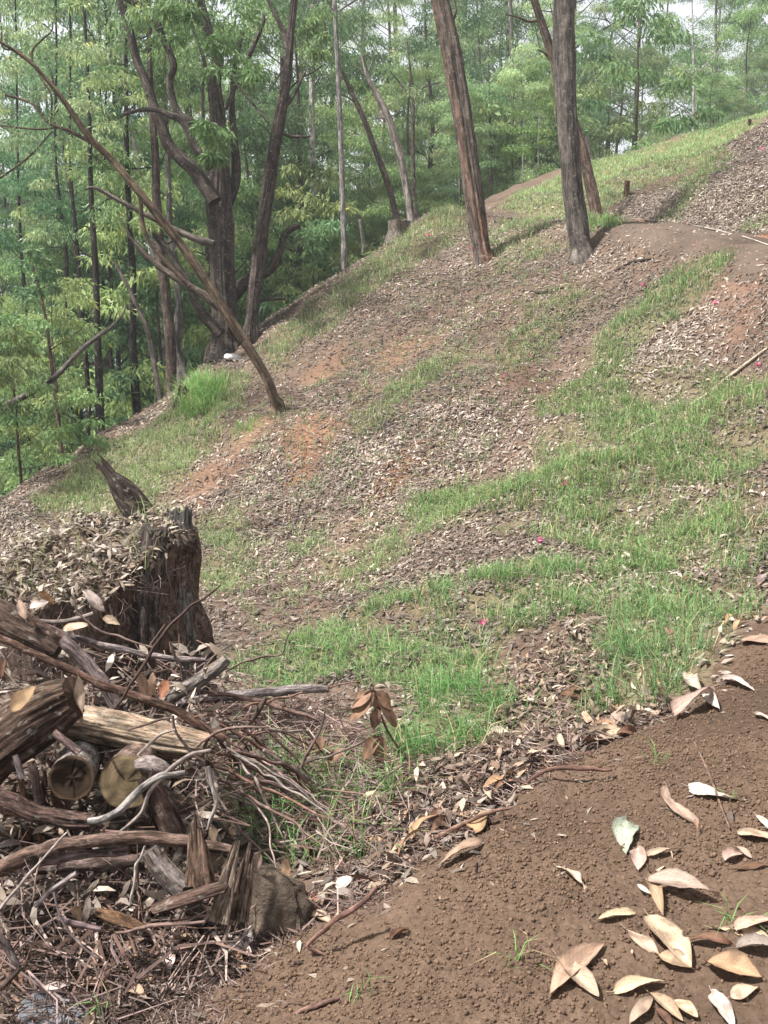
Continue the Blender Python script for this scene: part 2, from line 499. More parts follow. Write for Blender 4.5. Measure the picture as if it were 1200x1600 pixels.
def grain_mat(name, scale, stretch, dark, bump, bump_dist, rough=.88, fiss=(.42, .60), speck=0.0):
    """bark or wood whose streaks run along the limb"""
    m, nt, out = new_mat(name)
    L = nt.links.new
    at = nd(nt, 'ShaderNodeAttribute', attribute_name='Col')
    ga = nd(nt, 'ShaderNodeAttribute', attribute_name='Grain')
    mp = nd(nt, 'ShaderNodeMapping'); mp.inputs['Scale'].default_value = (1, 1, stretch)
    L(ga.outputs['Vector'], mp.inputs[0])
    n1 = nd(nt, 'ShaderNodeTexNoise', Scale=scale, Detail=8, Roughness=.68, Distortion=.4)
    L(mp.outputs[0], n1.inputs['Vector'])
    n2_ = nd(nt, 'ShaderNodeTexNoise', Scale=scale * .22, Detail=4, Roughness=.6)
    L(ga.outputs['Vector'], n2_.inputs['Vector'])
    n3 = nd(nt, 'ShaderNodeTexNoise', Scale=scale * 3.5, Detail=4, Roughness=.7)
    L(mp.outputs[0], n3.inputs['Vector'])
    f = nd(nt, 'ShaderNodeMapRange'); f.inputs['From Min'].default_value, f.inputs['From Max'].default_value = fiss
    f.inputs['To Min'].default_value = dark; f.inputs['To Max'].default_value = 1.25
    L(n1.outputs[0], f.inputs[0])
    g = nd(nt, 'ShaderNodeMapRange'); g.inputs['From Min'].default_value = .3; g.inputs['From Max'].default_value = .7
    g.inputs['To Min'].default_value = .6; g.inputs['To Max'].default_value = 1.4
    L(n2_.outputs[0], g.inputs[0])
    h = nd(nt, 'ShaderNodeMapRange'); h.inputs['From Min'].default_value = .3; h.inputs['From Max'].default_value = .7
    h.inputs['To Min'].default_value = .75; h.inputs['To Max'].default_value = 1.25
    L(n3.outputs[0], h.inputs[0])
    a = nd(nt, 'ShaderNodeMath', operation='MULTIPLY'); L(f.outputs[0], a.inputs[0]); L(g.outputs[0], a.inputs[1])
    b = nd(nt, 'ShaderNodeMath', operation='MULTIPLY'); L(a.outputs[0], b.inputs[0]); L(h.outputs[0], b.inputs[1])
    mul = nd(nt, 'ShaderNodeMix', data_type='RGBA', blend_type='MULTIPLY'); mul.inputs[0].default_value = 1
    L(at.outputs['Color'], mul.inputs[6]); L(b.outputs[0], mul.inputs[7])
    c = mul.outputs[2]
    if speck:      # pale lichen flecks
        sn = nd(nt, 'ShaderNodeTexNoise', Scale=speck, Detail=3); L(ga.outputs['Vector'], sn.inputs['Vector'])
        r = nd(nt, 'ShaderNodeMapRange'); r.inputs['From Min'].default_value = .60; r.inputs['From Max'].default_value = .70; r.inputs['To Max'].default_value = .5
        L(sn.outputs[0], r.inputs[0])
        mx = nd(nt, 'ShaderNodeMix', data_type='RGBA'); mx.inputs[7].default_value = (.30, .28, .24, 1)
        L(r.outputs[0], mx.inputs[0]); L(c, mx.inputs[6]); c = mx.outputs[2]
    pb = nd(nt, 'ShaderNodeBsdfPrincipled', Roughness=rough); pb.inputs['Specular IOR Level'].default_value = .12
    L(c, pb.inputs['Base Color'])
    bp = nd(nt, 'ShaderNodeBump', Strength=bump, Distance=bump_dist)
    ad = nd(nt, 'ShaderNodeMath', operation='ADD'); L(n1.outputs[0], ad.inputs[0]); L(n3.outputs[0], ad.inputs[1])
    L(ad.outputs[0], bp.inputs['Height']); L(bp.outputs[0], pb.inputs['Normal'])
    L(pb.outputs[0], out.inputs[0])
    return m

def leaf_mat(name):
    m, nt, out = new_mat(name)
    L = nt.links.new
    at = nd(nt, 'ShaderNodeAttribute', attribute_name='Col')
    ga = nd(nt, 'ShaderNodeAttribute', attribute_name='Grain')     # x along the blade, y across, z a number per leaf
    sp = nd(nt, 'ShaderNodeSeparateXYZ'); L(ga.outputs['Vector'], sp.inputs[0])
    def mth(op, a, b=None):
        n = nd(nt, 'ShaderNodeMath', operation=op)
        for i, v in enumerate((a, b)):
            if v is None: continue
            if isinstance(v, (int, float)): n.inputs[i].default_value = v
            else: L(v, n.inputs[i])
        return n.outputs[0]
    def rng_(v, a, b, c, d):
        n = nd(nt, 'ShaderNodeMapRange')
        for k, x in zip(('From Min', 'From Max', 'To Min', 'To Max'), (a, b, c, d)): n.inputs[k].default_value = x
        L(v, n.inputs[0]); return n.outputs[0]
    ay = mth('ABSOLUTE', sp.outputs[1])
    vein = mth('SINE', mth('MULTIPLY', mth('SUBTRACT', sp.outputs[0], mth('MULTIPLY', ay, .16)), 95.0))
    vein = rng_(vein, .75, 1.0, 1.0, .84)
    nz = nd(nt, 'ShaderNodeTexNoise', Scale=5, Detail=6, Roughness=.7); L(ga.outputs['Vector'], nz.inputs['Vector'])
    tone = rng_(nz.outputs[0], .3, .7, .72, 1.2)
    edge = rng_(mth('ADD', ay, mth('MULTIPLY', nz.outputs[0], .35)), .98, 1.22, 1.0, .45)
    f = mth('MULTIPLY', mth('MULTIPLY', vein, tone), edge)
    mul = nd(nt, 'ShaderNodeMix', data_type='RGBA', blend_type='MULTIPLY'); mul.inputs[0].default_value = 1
    L(at.outputs['Color'], mul.inputs[6]); L(f, mul.inputs[7])
    sn = nd(nt, 'ShaderNodeTexNoise', Scale=16, Detail=3); L(ga.outputs['Vector'], sn.inputs['Vector'])
    r = rng_(sn.outputs[0], .60, .67, 0, .8)
    mx = nd(nt, 'ShaderNodeMix', data_type='RGBA'); mx.inputs[7].default_value = (.10, .055, .035, 1)
    L(r, mx.inputs[0]); L(mul.outputs[2], mx.inputs[6])
    pb = nd(nt, 'ShaderNodeBsdfPrincipled', Roughness=.7); pb.inputs['Specular IOR Level'].default_value = .22
    L(mx.outputs[2], pb.inputs['Base Color'])
    bp = nd(nt, 'ShaderNodeBump', Strength=.5, Distance=.002); L(f, bp.inputs['Height']); L(bp.outputs[0], pb.inputs['Normal'])
    tr = nd(nt, 'ShaderNodeBsdfTranslucent'); L(mx.outputs[2], tr.inputs['Color'])
    ms = nd(nt, 'ShaderNodeMixShader'); ms.inputs[0].default_value = .15
    L(pb.outputs[0], ms.inputs[1]); L(tr.outputs[0], ms.inputs[2]); L(ms.outputs[0], out.inputs[0])
    return m

M = {
    'ground': surface_mat('ground_soil', .95, .1, .45, 25, 6, .6, 55, .02),
    'trail': surface_mat('bare_soil', .95, .08, .30, 40, 7, .75, 70, .014, vor=55),
    'bark': grain_mat('bark', 26, .14, .42, 1.0, .03, speck=22),
    'wood': grain_mat('dead_wood', 70, .22, .32, 1.0, .010, speck=40, rough=.95),
    'twig': surface_mat('twig', .85, .15, .3, 60, 3, 0),
    'stick': grain_mat('stick_bark', 160, .10, .6, .6, .002),
    'leaf': leaf_mat('dry_leaf'),
    'litter': surface_mat('leaf_litter', .65, .25, .25, 30, 3, 0, translucent=.15),
    'grass': surface_mat('grass_blade', .55, .25, .2, 8, 2, 0, translucent=.35),
    'foliage': surface_mat('gum_foliage', .5, .3, .2, 1.5, 2, 0, translucent=.5, hue_rand=.05),
    'foliage_near': surface_mat('near_foliage', .5, .3, .2, 1.5, 2, 0, translucent=.4),
    'rock': surface_mat('rock', .92, .12, .6, 16, 10, 1.0, 45, .03, vor=18),
    'clod': surface_mat('soil_crumb', .95, .08, .3, 60, 3, 0),
    'pink': surface_mat('pink_ribbon', .6, .2, .1, 30, 2, 0, translucent=.3),
}

# ---------------------------------------------------------------- ground cover areas (traced once, then kept as outlines on the ground)
def area(px):
    return world_poly(px)

#  outline, blades per m2, height, colour a, colour b, coverage
GRASS = [
    ([(870, 620), (940, 570), (1030, 560), (1110, 590), (1200, 590), (1200, 770), (1140, 850), (1080, 900), (950, 890), (840, 850), (760, 815), (660, 790), (720, 745), (860, 745), (850, 680)], 1.0, .13, (.105, .175, .045), (.21, .25, .09), .55),
    ([(560, 960), (640, 930), (760, 890), (900, 880), (1040, 890), (1090, 960), (960, 985), (870, 960), (790, 1000), (760, 1060), (690, 1090), (610, 1050)], .8, .12, (.085, .165, .04), (.17, .23, .08), .48),
    ([(370, 1060), (430, 1005), (510, 955), (600, 945), (620, 1030), (520, 1070), (400, 1095)], .9, .11, (.10, .19, .045), (.19, .25, .09), .78),
    ([(945, 1000), (1000, 960), (1060, 970), (1085, 1030), (1060, 1080), (990, 1115), (950, 1080)], .8, .17, (.07, .15, .04), (.16, .22, .08), .6),
    ([(630, 1110), (700, 1085), (750, 1105), (755, 1160), (700, 1205), (640, 1195)], .9, .16, (.055, .145, .03), (.12, .21, .06), .75),
    ([(900, 570), (960, 500), (1030, 450), (1110, 425), (1140, 440), (1100, 480), (1040, 520), (980, 570)], .9, .15, (.10, .17, .05), (.22, .26, .10), .7),
    ([(60, 790), (110, 735), (180, 690), (260, 645), (330, 600), (380, 575), (365, 640), (320, 700), (290, 750), (230, 785), (140, 800)], 1.0, .13, (.15, .20, .06), (.28, .29, .13), .8),
    ([(280, 630), (300, 598), (340, 590), (350, 615), (325, 645), (290, 648)], 1.6, .32, (.13, .25, .05), (.22, .32, .09), 1.0),
    ([(400, 545), (480, 482), (560, 420), (640, 358), (700, 330), (745, 335), (730, 375), (640, 420), (570, 470), (480, 545), (430, 570)], .7, .14, (.16, .21, .07), (.30, .29, .14), .60),
    ([(540, 680), (600, 620), (680, 560), (740, 525), (750, 550), (690, 600), (620, 650), (570, 690)], .7, .13, (.11, .18, .05), (.24, .25, .11), .55),
    ([(740, 560), (800, 510), (870, 450), (930, 430), (950, 460), (880, 520), (800, 580)], .5, .12, (.10, .16, .05), (.23, .24, .11), .36),
    ([(310, 900), (300, 820), (350, 790), (400, 800), (390, 860), (350, 920)], .8, .11, (.12, .18, .05), (.25, .26, .11), .65),
    ([(640, 800), (690, 765), (760, 770), (740, 815), (680, 830)], .8, .12, (.12, .19, .05), (.25, .27, .11), .7),
    ([(1080, 900), (1140, 850), (1200, 770), (1200, 860), (1140, 905)], .8, .14, (.09, .16, .045), (.18, .22, .08), .6),
    # meadow above the far trail; yellow-green, with sunlight brightened into the colour
    ([(775, 318), (840, 290), (930, 250), (1060, 218), (1200, 172), (1200, 182), (1130, 240), (1060, 275), (985, 300), (930, 335), (860, 335)], 1.0, .10, (.18, .25, .085), (.34, .37, .17), .95),
    ([(1050, 300), (1090, 265), (1130, 245), (1130, 275), (1090, 310), (1050, 335)], .8, .13, (.13, .20, .06), (.25, .27, .11), .6),
    ([(1150, 335), (1200, 290), (1200, 335)], .8, .14, (.13, .20, .06), (.25, .27, .11), .6),
    ([(920, 370), (925, 352), (955, 350), (958, 368)], 1.6, .2, (.13, .24, .05), (.2, .28, .09), 1.0),
    ([(430, 870), (470, 830), (520, 800), (530, 815), (470, 880)], .5, .1, (.13, .2, .06), (.24, .26, .1), .4),
    ([(520, 900), (580, 850), (620, 830), (640, 850), (570, 920)], .7, .11, (.13, .2, .06), (.24, .26, .1), .55),
    ([(740, 400), (780, 350), (860, 345), (870, 390), (800, 420)], .6, .12, (.16, .21, .07), (.27, .28, .13), .5),
    ([(360, 690), (400, 630), (420, 640), (400, 690)], .8, .14, (.13, .23, .05), (.2, .28, .08), .6),
]
grass_areas = [(area(px),) + tuple(rest) for px, *rest in GRASS]
BARE = [  # red and brown earth showing between the leaves
    ([(560, 790), (600, 740), (650, 690), (700, 688), (690, 720), (640, 760), (590, 800)], (.15, .09, .057)),
    ([(430, 700), (470, 640), (520, 640), (540, 690), (500, 740), (450, 760)], (.16, .09, .056)),
    ([(270, 770), (330, 710), (400, 650), (440, 630), (440, 660), (380, 720), (310, 790)], (.145, .086, .056)),
    ([(440, 600), (480, 560), (540, 530), (560, 560), (500, 600)], (.14, .086, .057)),
    ([(560, 560), (620, 520), (700, 500), (700, 530), (600, 580)], (.14, .085, .056)),
    ([(480, 880), (520, 800), (600, 800), (580, 850), (520, 900)], (.17, .115, .08)),
    ([(750, 600), (790, 540), (870, 550), (890, 600), (820, 640)], (.09, .055, .038)),
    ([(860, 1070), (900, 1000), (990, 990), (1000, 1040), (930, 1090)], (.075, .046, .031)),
    ([(1100, 470), (1200, 440), (1200, 560), (1120, 540)], (.14, .085, .06)),
    ([(930, 345), (1000, 330), (1100, 345), (1200, 350), (1200, 385), (1100, 362), (1000, 345)], (.22, .105, .06)),
    ([(60, 790), (110, 745), (130, 760), (90, 800)], (.22, .12, .07)),
]
bare_areas = [(area(px), c) for px, c in BARE]

def grass_cover(x, y):
    g = np.zeros(np.shape(x))
    for poly, dens, h, ca, cb, cov in grass_areas:
        s = sdf(poly, x, y)
        sc = .25 + .02 * np.hypot(x, y)
        g = np.maximum(g, sstep(-.6 * sc, .8 * sc, s + .3 * n2(x, y, 2.1, 31)) * cov)
    return g

def bare_cover(x, y):
    g = np.zeros(np.shape(x)); c = np.zeros(np.shape(x) + (3,))
    for poly, cc in bare_areas:
        s = sstep(-.15, .35, sdf(poly, x, y) + .25 * n2(x, y, 2.7, 37))
        g = np.maximum(g, s)
        c = np.where((s >= g - 1e-9)[..., None], np.array(cc), c)
    return g, c

# ---------------------------------------------------------------- the ground sheet
th_f = np.radians(np.linspace(-28, 31, 410))
th_c = np.radians(np.concatenate([np.linspace(31, 332, 62)[1:-1]]))
theta = np.concatenate([th_f, th_c])                  # measured from +Y towards +X
rr_ = np.concatenate([np.linspace(0.15, 1.4, 10)[:-1], np.geomspace(1.4, 36, 510), np.geomspace(36, 320, 30)[1:]])
TT, RR = np.meshgrid(theta, rr_)
GX, GY = (RR * np.sin(TT)).ravel(), (RR * np.cos(TT)).ravel()
GZ = H(GX, GY)
nT, nR = len(theta), len(rr_)
gi = np.arange(nR - 1)[:, None] * nT; gj = np.arange(nT)[None]; gk = (gj + 1) % nT
GQ = np.stack([gi + gj, gi + gk, gi + nT + gk, gi + nT + gj], -1).reshape(-1, 4)[:, ::-1]
soil = np.array([.078, .055, .041])
red = np.array([.15, .092, .06])
pale = np.array([.15, .115, .09])
nzA = (n2(GX, GY, .7, 51) * .5 + .5)[:, None]; nzB = (n2(GX, GY, 3.1, 52) * .5 + .5)[:, None]
GC = soil * (1 - .55 * nzA) + red * .35 * nzA + pale * .25 * nzB
bc, bcol = bare_cover(GX, GY)
GC = GC * (1 - bc[:, None]) + bcol * (.75 + .5 * nzB) * bc[:, None]
gcv = grass_cover(GX, GY)[:, None]
GC = GC * (1 - gcv * .75) + np.array([.15, .145, .07]) * gcv * .75
farm = sstep(30, 60, RR.ravel())[:, None]
GC = GC * (1 - farm) + np.array([.06, .065, .035]) * farm
Vg = np.column_stack([GX, GY, GZ])
cap = np.arange(nT)[None, ::-1]
hill = link('hillside', fast_mesh('hillside', Vg, [GQ], np.clip(GC, 0, 1), True), M['ground'])
tag(hill, 'leaf strewn brown earth hillside rising to the right', None, None, 'structure')

# ---------------------------------------------------------------- bare soil of the trail, a skin that dives under the hillside at its ragged edge
def skin(name, s_dist, base_col, label, hmax=.022):
    d = s_dist + .10 * n2(GX, GY, 2.2, 61) + .05 * n2(GX, GY, 7, 62)
    off = np.clip(d * .22, -.05, hmax)
    keep = d > -.16
    fk = keep[GQ].all(1) & (np.hypot(GX, GY)[GQ].max(1) < 40)
    q = GQ[fk]
    used = np.unique(q)
    remap = np.zeros(len(GX), int); remap[used] = np.arange(len(used))
    V = Vg[used].copy(); V[:, 2] += off[used]
    c = np.array(base_col) * (.78 + .44 * nzB[used]) * (1 - .28 * sstep(.1, .6, n2(GX[used], GY[used], 1.6, 64))[:, None]) * (1 + .12 * n2(GX[used], GY[used], 9, 63)[:, None])
    o = link(name, fast_mesh(name, V, [remap[q]], np.clip(c, 0, 1), True), M['trail'])
    return tag(o, label, None, None, 'structure')
skin('dirt_trail', sdf(near_trail, GX, GY), (.098, .065, .045), 'bare brown soil of the trail in the foreground')
dfp, _ = seg_dist(far_path, GX, GY)
skin('dirt_path', np.maximum(.40 - dfp, sdf(fill_slope, GX, GY)) * 1.0, (.098, .072, .055), 'bare earth path curving round the hill behind the trees')

# ---------------------------------------------------------------- trees
def leaf_quads(cen, rad, n, length, width, cols, r, squash=.7, droop=.8, dome=True):
    """n narrow drooping leaves round each centre -> V, Q, C"""
    cen = np.asarray(cen, float); k = len(cen)
    rad = np.broadcast_to(np.asarray(rad, float), (k,))
    idx = np.repeat(np.arange(k), n)
    m = len(idx)
    d = r.normal(size=(m, 3)); d /= np.linalg.norm(d, axis=1)[:, None]
    if dome:
        d[:, 2] = np.abs(d[:, 2]) * 1.0 - .35
    t = r.random(m) ** .45
    p = cen[idx] + d * (t * rad[idx])[:, None] * np.array([1, 1, squash])
    dr = d * .6 + r.normal(size=(m, 3)) * .55 + np.array([0, 0, -droop])
    dr /= np.linalg.norm(dr, axis=1)[:, None]
    sd = np.cross(dr, r.normal(size=(m, 3))); sd /= np.linalg.norm(sd, axis=1)[:, None]
    ln = length * (.6 + .8 * r.random(m))[:, None]; wd = width * (.7 + .6 * r.random(m))[:, None]
    V = np.empty((m, 4, 3))
    V[:, 0] = p; V[:, 1] = p + dr * ln * .45 + sd * wd * .5; V[:, 2] = p + dr * ln + np.array([0, 0, -1]) * ln * .12; V[:, 3] = p + dr * ln * .45 - sd * wd * .5
    Q = np.arange(m * 4).reshape(-1, 4)
    cols = np.asarray(cols, float)
    w = r.random((k, 1))
    cc = cols[0] * (1 - w) + cols[1] * w
    c = cc[idx] * (.75 + .5 * r.random((m, 1)))
    yel = r.random(m) < .02
    c[yel] = c[yel] * np.array([1.9, 1.35, .8])
    C = np.repeat(c, 4, axis=0)
    return V.reshape(-1, 3), Q, C

GREENS = [((.125, .21, .08), (.235, .325, .13)), ((.18, .265, .13), (.33, .41, .20)), ((.08, .155, .066), (.15, .24, .11)), ((.195, .28, .105), (.345, .425, .17))]

def proto_tree(seed, h, crown_from, spread, nl, per, bark, greens, leaf=(.145, .041), clump=1.0, r0=None, lean=.03):
    """trunk mesh + crown mesh, standing at the origin"""
    r = np.random.default_rng(seed)
    mb = MB()
    r0 = r0 or h * .0095
    ax = [np.zeros(3)]
    for i in range(1, 7):
        ax.append(np.array([r.normal() * lean * h * .25 * i / 6, r.normal() * lean * h * .25 * i / 6, h * i / 6 * .95]))
    ax[0][2] = -.8
    ax = np.array(ax)
    tp = np.linspace(0, 1, 7)
    mb.add(*tube(ax, r0 * (1.15 - tp * .95), 9, 26, .12, 2.5, .8, .08, seed, bark, np.array(bark) * .6))
    cen, rad = [], []
    S = spline(ax, 60)
    for i in range(nl):
        f = crown_from + (1 - crown_from) * ((i + r.random()) / nl)
        b = S[int(f * 59)]
        an = r.random() * 6.28
        prof = math.sin(math.pi * min(1, (1.08 - f) / (1.15 - crown_from) * .75 + .12))
        ln = spread * (.45 + .65 * r.random()) * prof
        up = .25 + .5 * r.random()
        dv = np.array([math.cos(an), math.sin(an), up])
        e = b + dv * ln
        mid = b + dv * ln * .5 + np.array([0, 0, -.06 * ln]) + r.normal(size=3) * .08 * ln
        mb.add(*tube([b, mid, e], [r0 * .38 * (1.15 - f), r0 * .26 * (1.15 - f), r0 * .10], 5, 7, 0, seed=seed + i, colr=bark))
        for q in range(3):
            t = [1.0, .72, .5][q]
            cen.append(b + dv * ln * t + r.normal(size=3) * np.array([.5, .5, .3]) * clump * (.5 + q * .35))
            rad.append(clump * (.5 + .42 * r.random()))
    cen.append(S[-1]); rad.append(clump)
    tr = mb
    V, Q, C = leaf_quads(cen, rad, per, leaf[0], leaf[1], greens, r)
    Vt = np.concatenate(tr.V); Ft = [np.concatenate(tr.Q), np.concatenate(tr.T)]
    trunk = fast_mesh('trunk', Vt, Ft, np.clip(np.concatenate(tr.C), 0, 1), True, np.concatenate(tr.G))
    crown = fast_mesh('crown', V, [Q], np.clip(C, 0, 1), False)
    trunk.materials.append(M['bark']); crown.materials.append(M['foliage'])
    return trunk, crown

DARKB, GREYB, PALEB, REDB = (.055, .042, .034), (.17, .14, .12), (.36, .33, .30), (.12, .075, .052)
protos = {
    'tall': [proto_tree(101, 24, .42, 4.2, 20, 210, GREYB, GREENS[0]), proto_tree(102, 26, .45, 3.8, 20, 210, DARKB, GREENS[2]), proto_tree(103, 22, .35, 4.4, 21, 210, PALEB, GREENS[1]), proto_tree(104, 25, .5, 4.0, 18, 220, REDB, GREENS[3])],
    'young': [proto_tree(111, 14, .10, 3.2, 26, 330, GREYB, GREENS[0], clump=1.05), proto_tree(112, 12, .08, 3.0, 25, 330, PALEB, GREENS[1], clump=.95), proto_tree(113, 16, .12, 3.4, 28, 330, GREYB, GREENS[2], clump=1.1), proto_tree(114, 11, .06, 2.8, 24, 330, PALEB, GREENS[3], clump=.9)],
    'shrub': [proto_tree(121, 3.2, .05, 1.5, 10, 120, REDB, GREENS[0], (.13, .04), .5, .03), proto_tree(122, 2.4, .03, 1.3, 9, 120, GREYB, GREENS[2], (.12, .04), .45, .025), proto_tree(123, 4.2, .05, 1.7, 12, 120, GREYB, GREENS[3], (.14, .04), .55, .035)],
}

def plant(kind, i, x, y, s, rz, label, cat='tree', group=None, name='gum_tree', sink=0.0, sz=1.0):
    z = float(H([x], [y])[0]) - sink
    t = empty(name, (x, y, z), label, cat, group)
    t.rotation_euler = (0, 0, rz)
    t.scale = (s, s, s * sz)
    tr, cr = protos[kind][i % len(protos[kind])]
    a = link('trunk', tr, None, t); b = link('crown', cr, None, t)
    return t

def uvd(u, d):
    """ground position at photo column u and ground distance d"""
    return (u - 600) / FPX * d * 1.0, d * .99

R_ = random.Random(5)
zones = [
    # kind, n, u range, distance range, scale, label, group
    ('young', 8, (-170, 330), (22.5, 27), (.42, .62), 'small dense gum sapling just below the left crest', 'dense saplings below the left crest'),
    ('young', 11, (-180, 500), (25, 31), (.55, .85), 'short leafy young gum tree filling the wood below the left crest', 'young trees in the wood on the left'),
    ('tall', 11, (-160, 470), (31, 44), (.68, .95), 'tall straight gum tree in the dim wood left of the hillside', 'tall trees of the wood on the left'),
    ('young', 12, (-220, 480), (32, 44), (.9, 1.3), 'bigger bushy gum tree further back in the left wood', 'bushy trees further back on the left'),
    ('tall', 15, (-260, 520), (44, 66), (.8, 1.1), 'distant tall gum tree showing between nearer trunks on the left', 'distant trees on the left'),
    ('young', 9, (470, 800), (29.5, 35), (.45, .68), 'feathery young gum tree close behind the middle of the crest', 'young trees close behind the middle crest'),
    ('young', 10, (450, 830), (37, 46), (.75, 1.1), 'taller feathery gum tree further behind the middle of the crest', 'taller trees behind the middle crest'),
    ('tall', 14, (460, 880), (46, 64), (.9, 1.2), 'distant gum tree rising behind the middle of the crest', 'distant trees behind the middle crest'),
    ('young', 12, (790, 1290), (37, 42), (.32, .52), 'low clumpy light green gum tree just behind the grassy crest on the right', 'low trees behind the right crest'),
    ('young', 11, (770, 1310), (44, 52), (.6, .85), 'rounded light green gum tree in the second row on the right', 'second row trees on the right'),
    ('young', 11, (760, 1340), (54, 66), (1.0, 1.3), 'hazy green gum tree in the third row on the right', 'third row trees on the right'),
    ('tall', 13, (760, 1380), (62, 84), (.85, 1.1), 'hazy tall gum tree far behind the grassy crest on the right', 'far tall trees on the right'),
]
for kind, n, (u0, u1), (d0, d1), (s0, s1), label, group in zones:
    for i in range(n):
        u = u0 + (u1 - u0) * (i + R_.random()) / n
        d = d0 + (d1 - d0) * R_.random()
        x, y = uvd(u, d)
        plant(kind, R_.choice((0, 2, 2, 0, 1)) if u1 < 540 else R_.choice((1, 3, 0, 1, 3, 2)), x, y, s0 + (s1 - s0) * R_.random(), R_.random() * 6.28, label, 'tree', group)
for i in range(26):
    u = -120 + 700 * (i + R_.random()) / 26
    d = 21.5 + 8 * R_.random() + (u > 350) * 3
    x, y = uvd(u, d)
    plant('shrub', i, x, y, .7 + .6 * R_.random(), R_.random() * 6.28, 'low leafy shrub in the undergrowth below the crest on the left', 'shrub', 'undergrowth shrubs below the left crest', 'shrub', .1)
for i in range(10):
    u = 560 + 420 * (i + R_.random()) / 10
    d = 32 + 5 * R_.random()
    x, y = uvd(u, d)
    plant('shrub', i, x, y, 1.0 + .7 * R_.random(), R_.random() * 6.28, 'bushy shrub at the foot of the trees behind the crest', 'shrub', 'shrubs behind the middle crest', 'shrub', .1)
for u, d, s in ((30, 15.5, .8), (-30, 14.0, .9), (95, 17.8, .75), (-80, 17.0, 1.1), (60, 19.5, 1.1)):
    x, y = uvd(u, d)
    plant('shrub', int(u) % 3, x, y, s, u, 'dark green bush at the left edge below the grassy crest', 'shrub', 'bushes at the left edge', 'shrub', .1)

# ---- trees that can be told apart: stems traced as (u, v, width in pixels), standing at a distance d
def stem(mb, pts, d, sides=14, relief=.10, fa=4.0, fl=.6, colr=REDB, col2=None, seed=0, dd=0.0, lump=.05, d_list=None, rings=None, jag=(0, 0), ends=(None, None), mix_f=(2.0, .5)):
    n = len(pts)
    P = np.array([P3(u, v, (d_list[i] if d_list else d + dd * i / max(n - 1, 1))) for i, (u, v, w) in enumerate(pts)])
    R = np.array([w * .5 / FPX * (d_list[i] if d_list else d + dd * i / max(n - 1, 1)) for i, (u, v, w) in enumerate(pts)])
    L = np.linalg.norm(np.diff(P, axis=0), axis=1).sum()
    rings = rings or int(np.clip(L / .07, 8, 150))
    mb.add(*tube(P, R, sides, rings, relief, fa, fl, lump, seed, colr, col2, mix_f, ends, jag=jag))
    return P

def big_tree(name, label, base_px, d, trunk_pts, limbs=(), foliage=(), cat='tree', colr=REDB, col2=None, relief=.10, fa=4.0, fl=.5, sides=28, seed=1, greens=GREENS[0], flare=1.35, dd=0.0, leaf=(.12, .028), per=110, limb_col=None, jag=(0, 0), mix_f=(2.0, .5), lump=.05, group=None, wscale=.76):
    """trunk_pts run from the ground up"""
    u0, v0, w0 = trunk_pts[0]
    u1, v1, w1 = trunk_pts[1]
    b = ground(u0, min(v0, 1590))
    d = depth_of(b) if d is None else d
    base = P3(u0, v0, d)
    g = float(H([base[0]], [base[1]])[0])
    root = empty(name, (base[0], base[1], g), label, cat, group)
    # root flare down into the soil
    ext_v = v0 + 14
    wf = wscale
    trunk_pts = [(a_, b_, c_ * wf) for a_, b_, c_ in trunk_pts]; w0 *= wf; w1 *= wf
    pts = [(u0 + (u0 - u1) * .12, ext_v + 10, w0 * flare * 1.15), (u0, v0 - 2, w0 * flare)] + [(u0 + (u1 - u0) * .25, v0 + (v1 - v0) * .25, (w0 * .6 + w1 * .4) * 1.02)] + list(trunk_pts[1:])
    mb = MB()
    stem(mb, pts, d, sides, relief, fa, fl, colr, col2, seed, dd, lump, jag=jag, mix_f=mix_f)
    trunk = mb.build('trunk', M['bark'], root, root.location)
    for i, lm in enumerate(limbs):
        pts_, kw = (lm, {}) if isinstance(lm, list) else lm
        mb = MB()
        k = dict(colr=limb_col or colr, col2=col2, relief=relief * .8, fa=3.0, fl=fl, seed=seed + 31 + i, dd=0.0, sides=10)
        off = kw.pop('off', 0.0)
        k.update(kw)
        pts_ = [(a_, b_, c_ * wscale) for a_, b_, c_ in pts_]
        stem(mb, pts_, d + off, **k)
        mb.build('limb', M['bark'], trunk, root.location)
    if foliage:
        r = np.random.default_rng(seed + 400)
        cen, rad = [], []
        for u, v, rp, off in foliage:
            cen.append(P3(u, v, d + off)); rad.append(rp / FPX * (d + off))
        V, Q, C = leaf_quads(cen, rad, per, leaf[0], leaf[1], greens, r, .8, .7)
        mb = MB(); mb.add(V, Q, None, C)
        mb.build('crown', M['foliage_near'], root, root.location, False)
    return root

def scatter_fol(n, u0, u1, v0, v1, r0, r1, o0, o1, seed):
    r = random.Random(seed)
    return [(r.uniform(u0, u1), r.uniform(v0, v1), r.uniform(r0, r1), r.uniform(o0, o1)) for _ in range(n)]

top_fol = lambda u, seed, n=16: scatter_fol(n, u - 170, u + 170, -620, -230, 40, 85, -2.5, 2.5, seed)

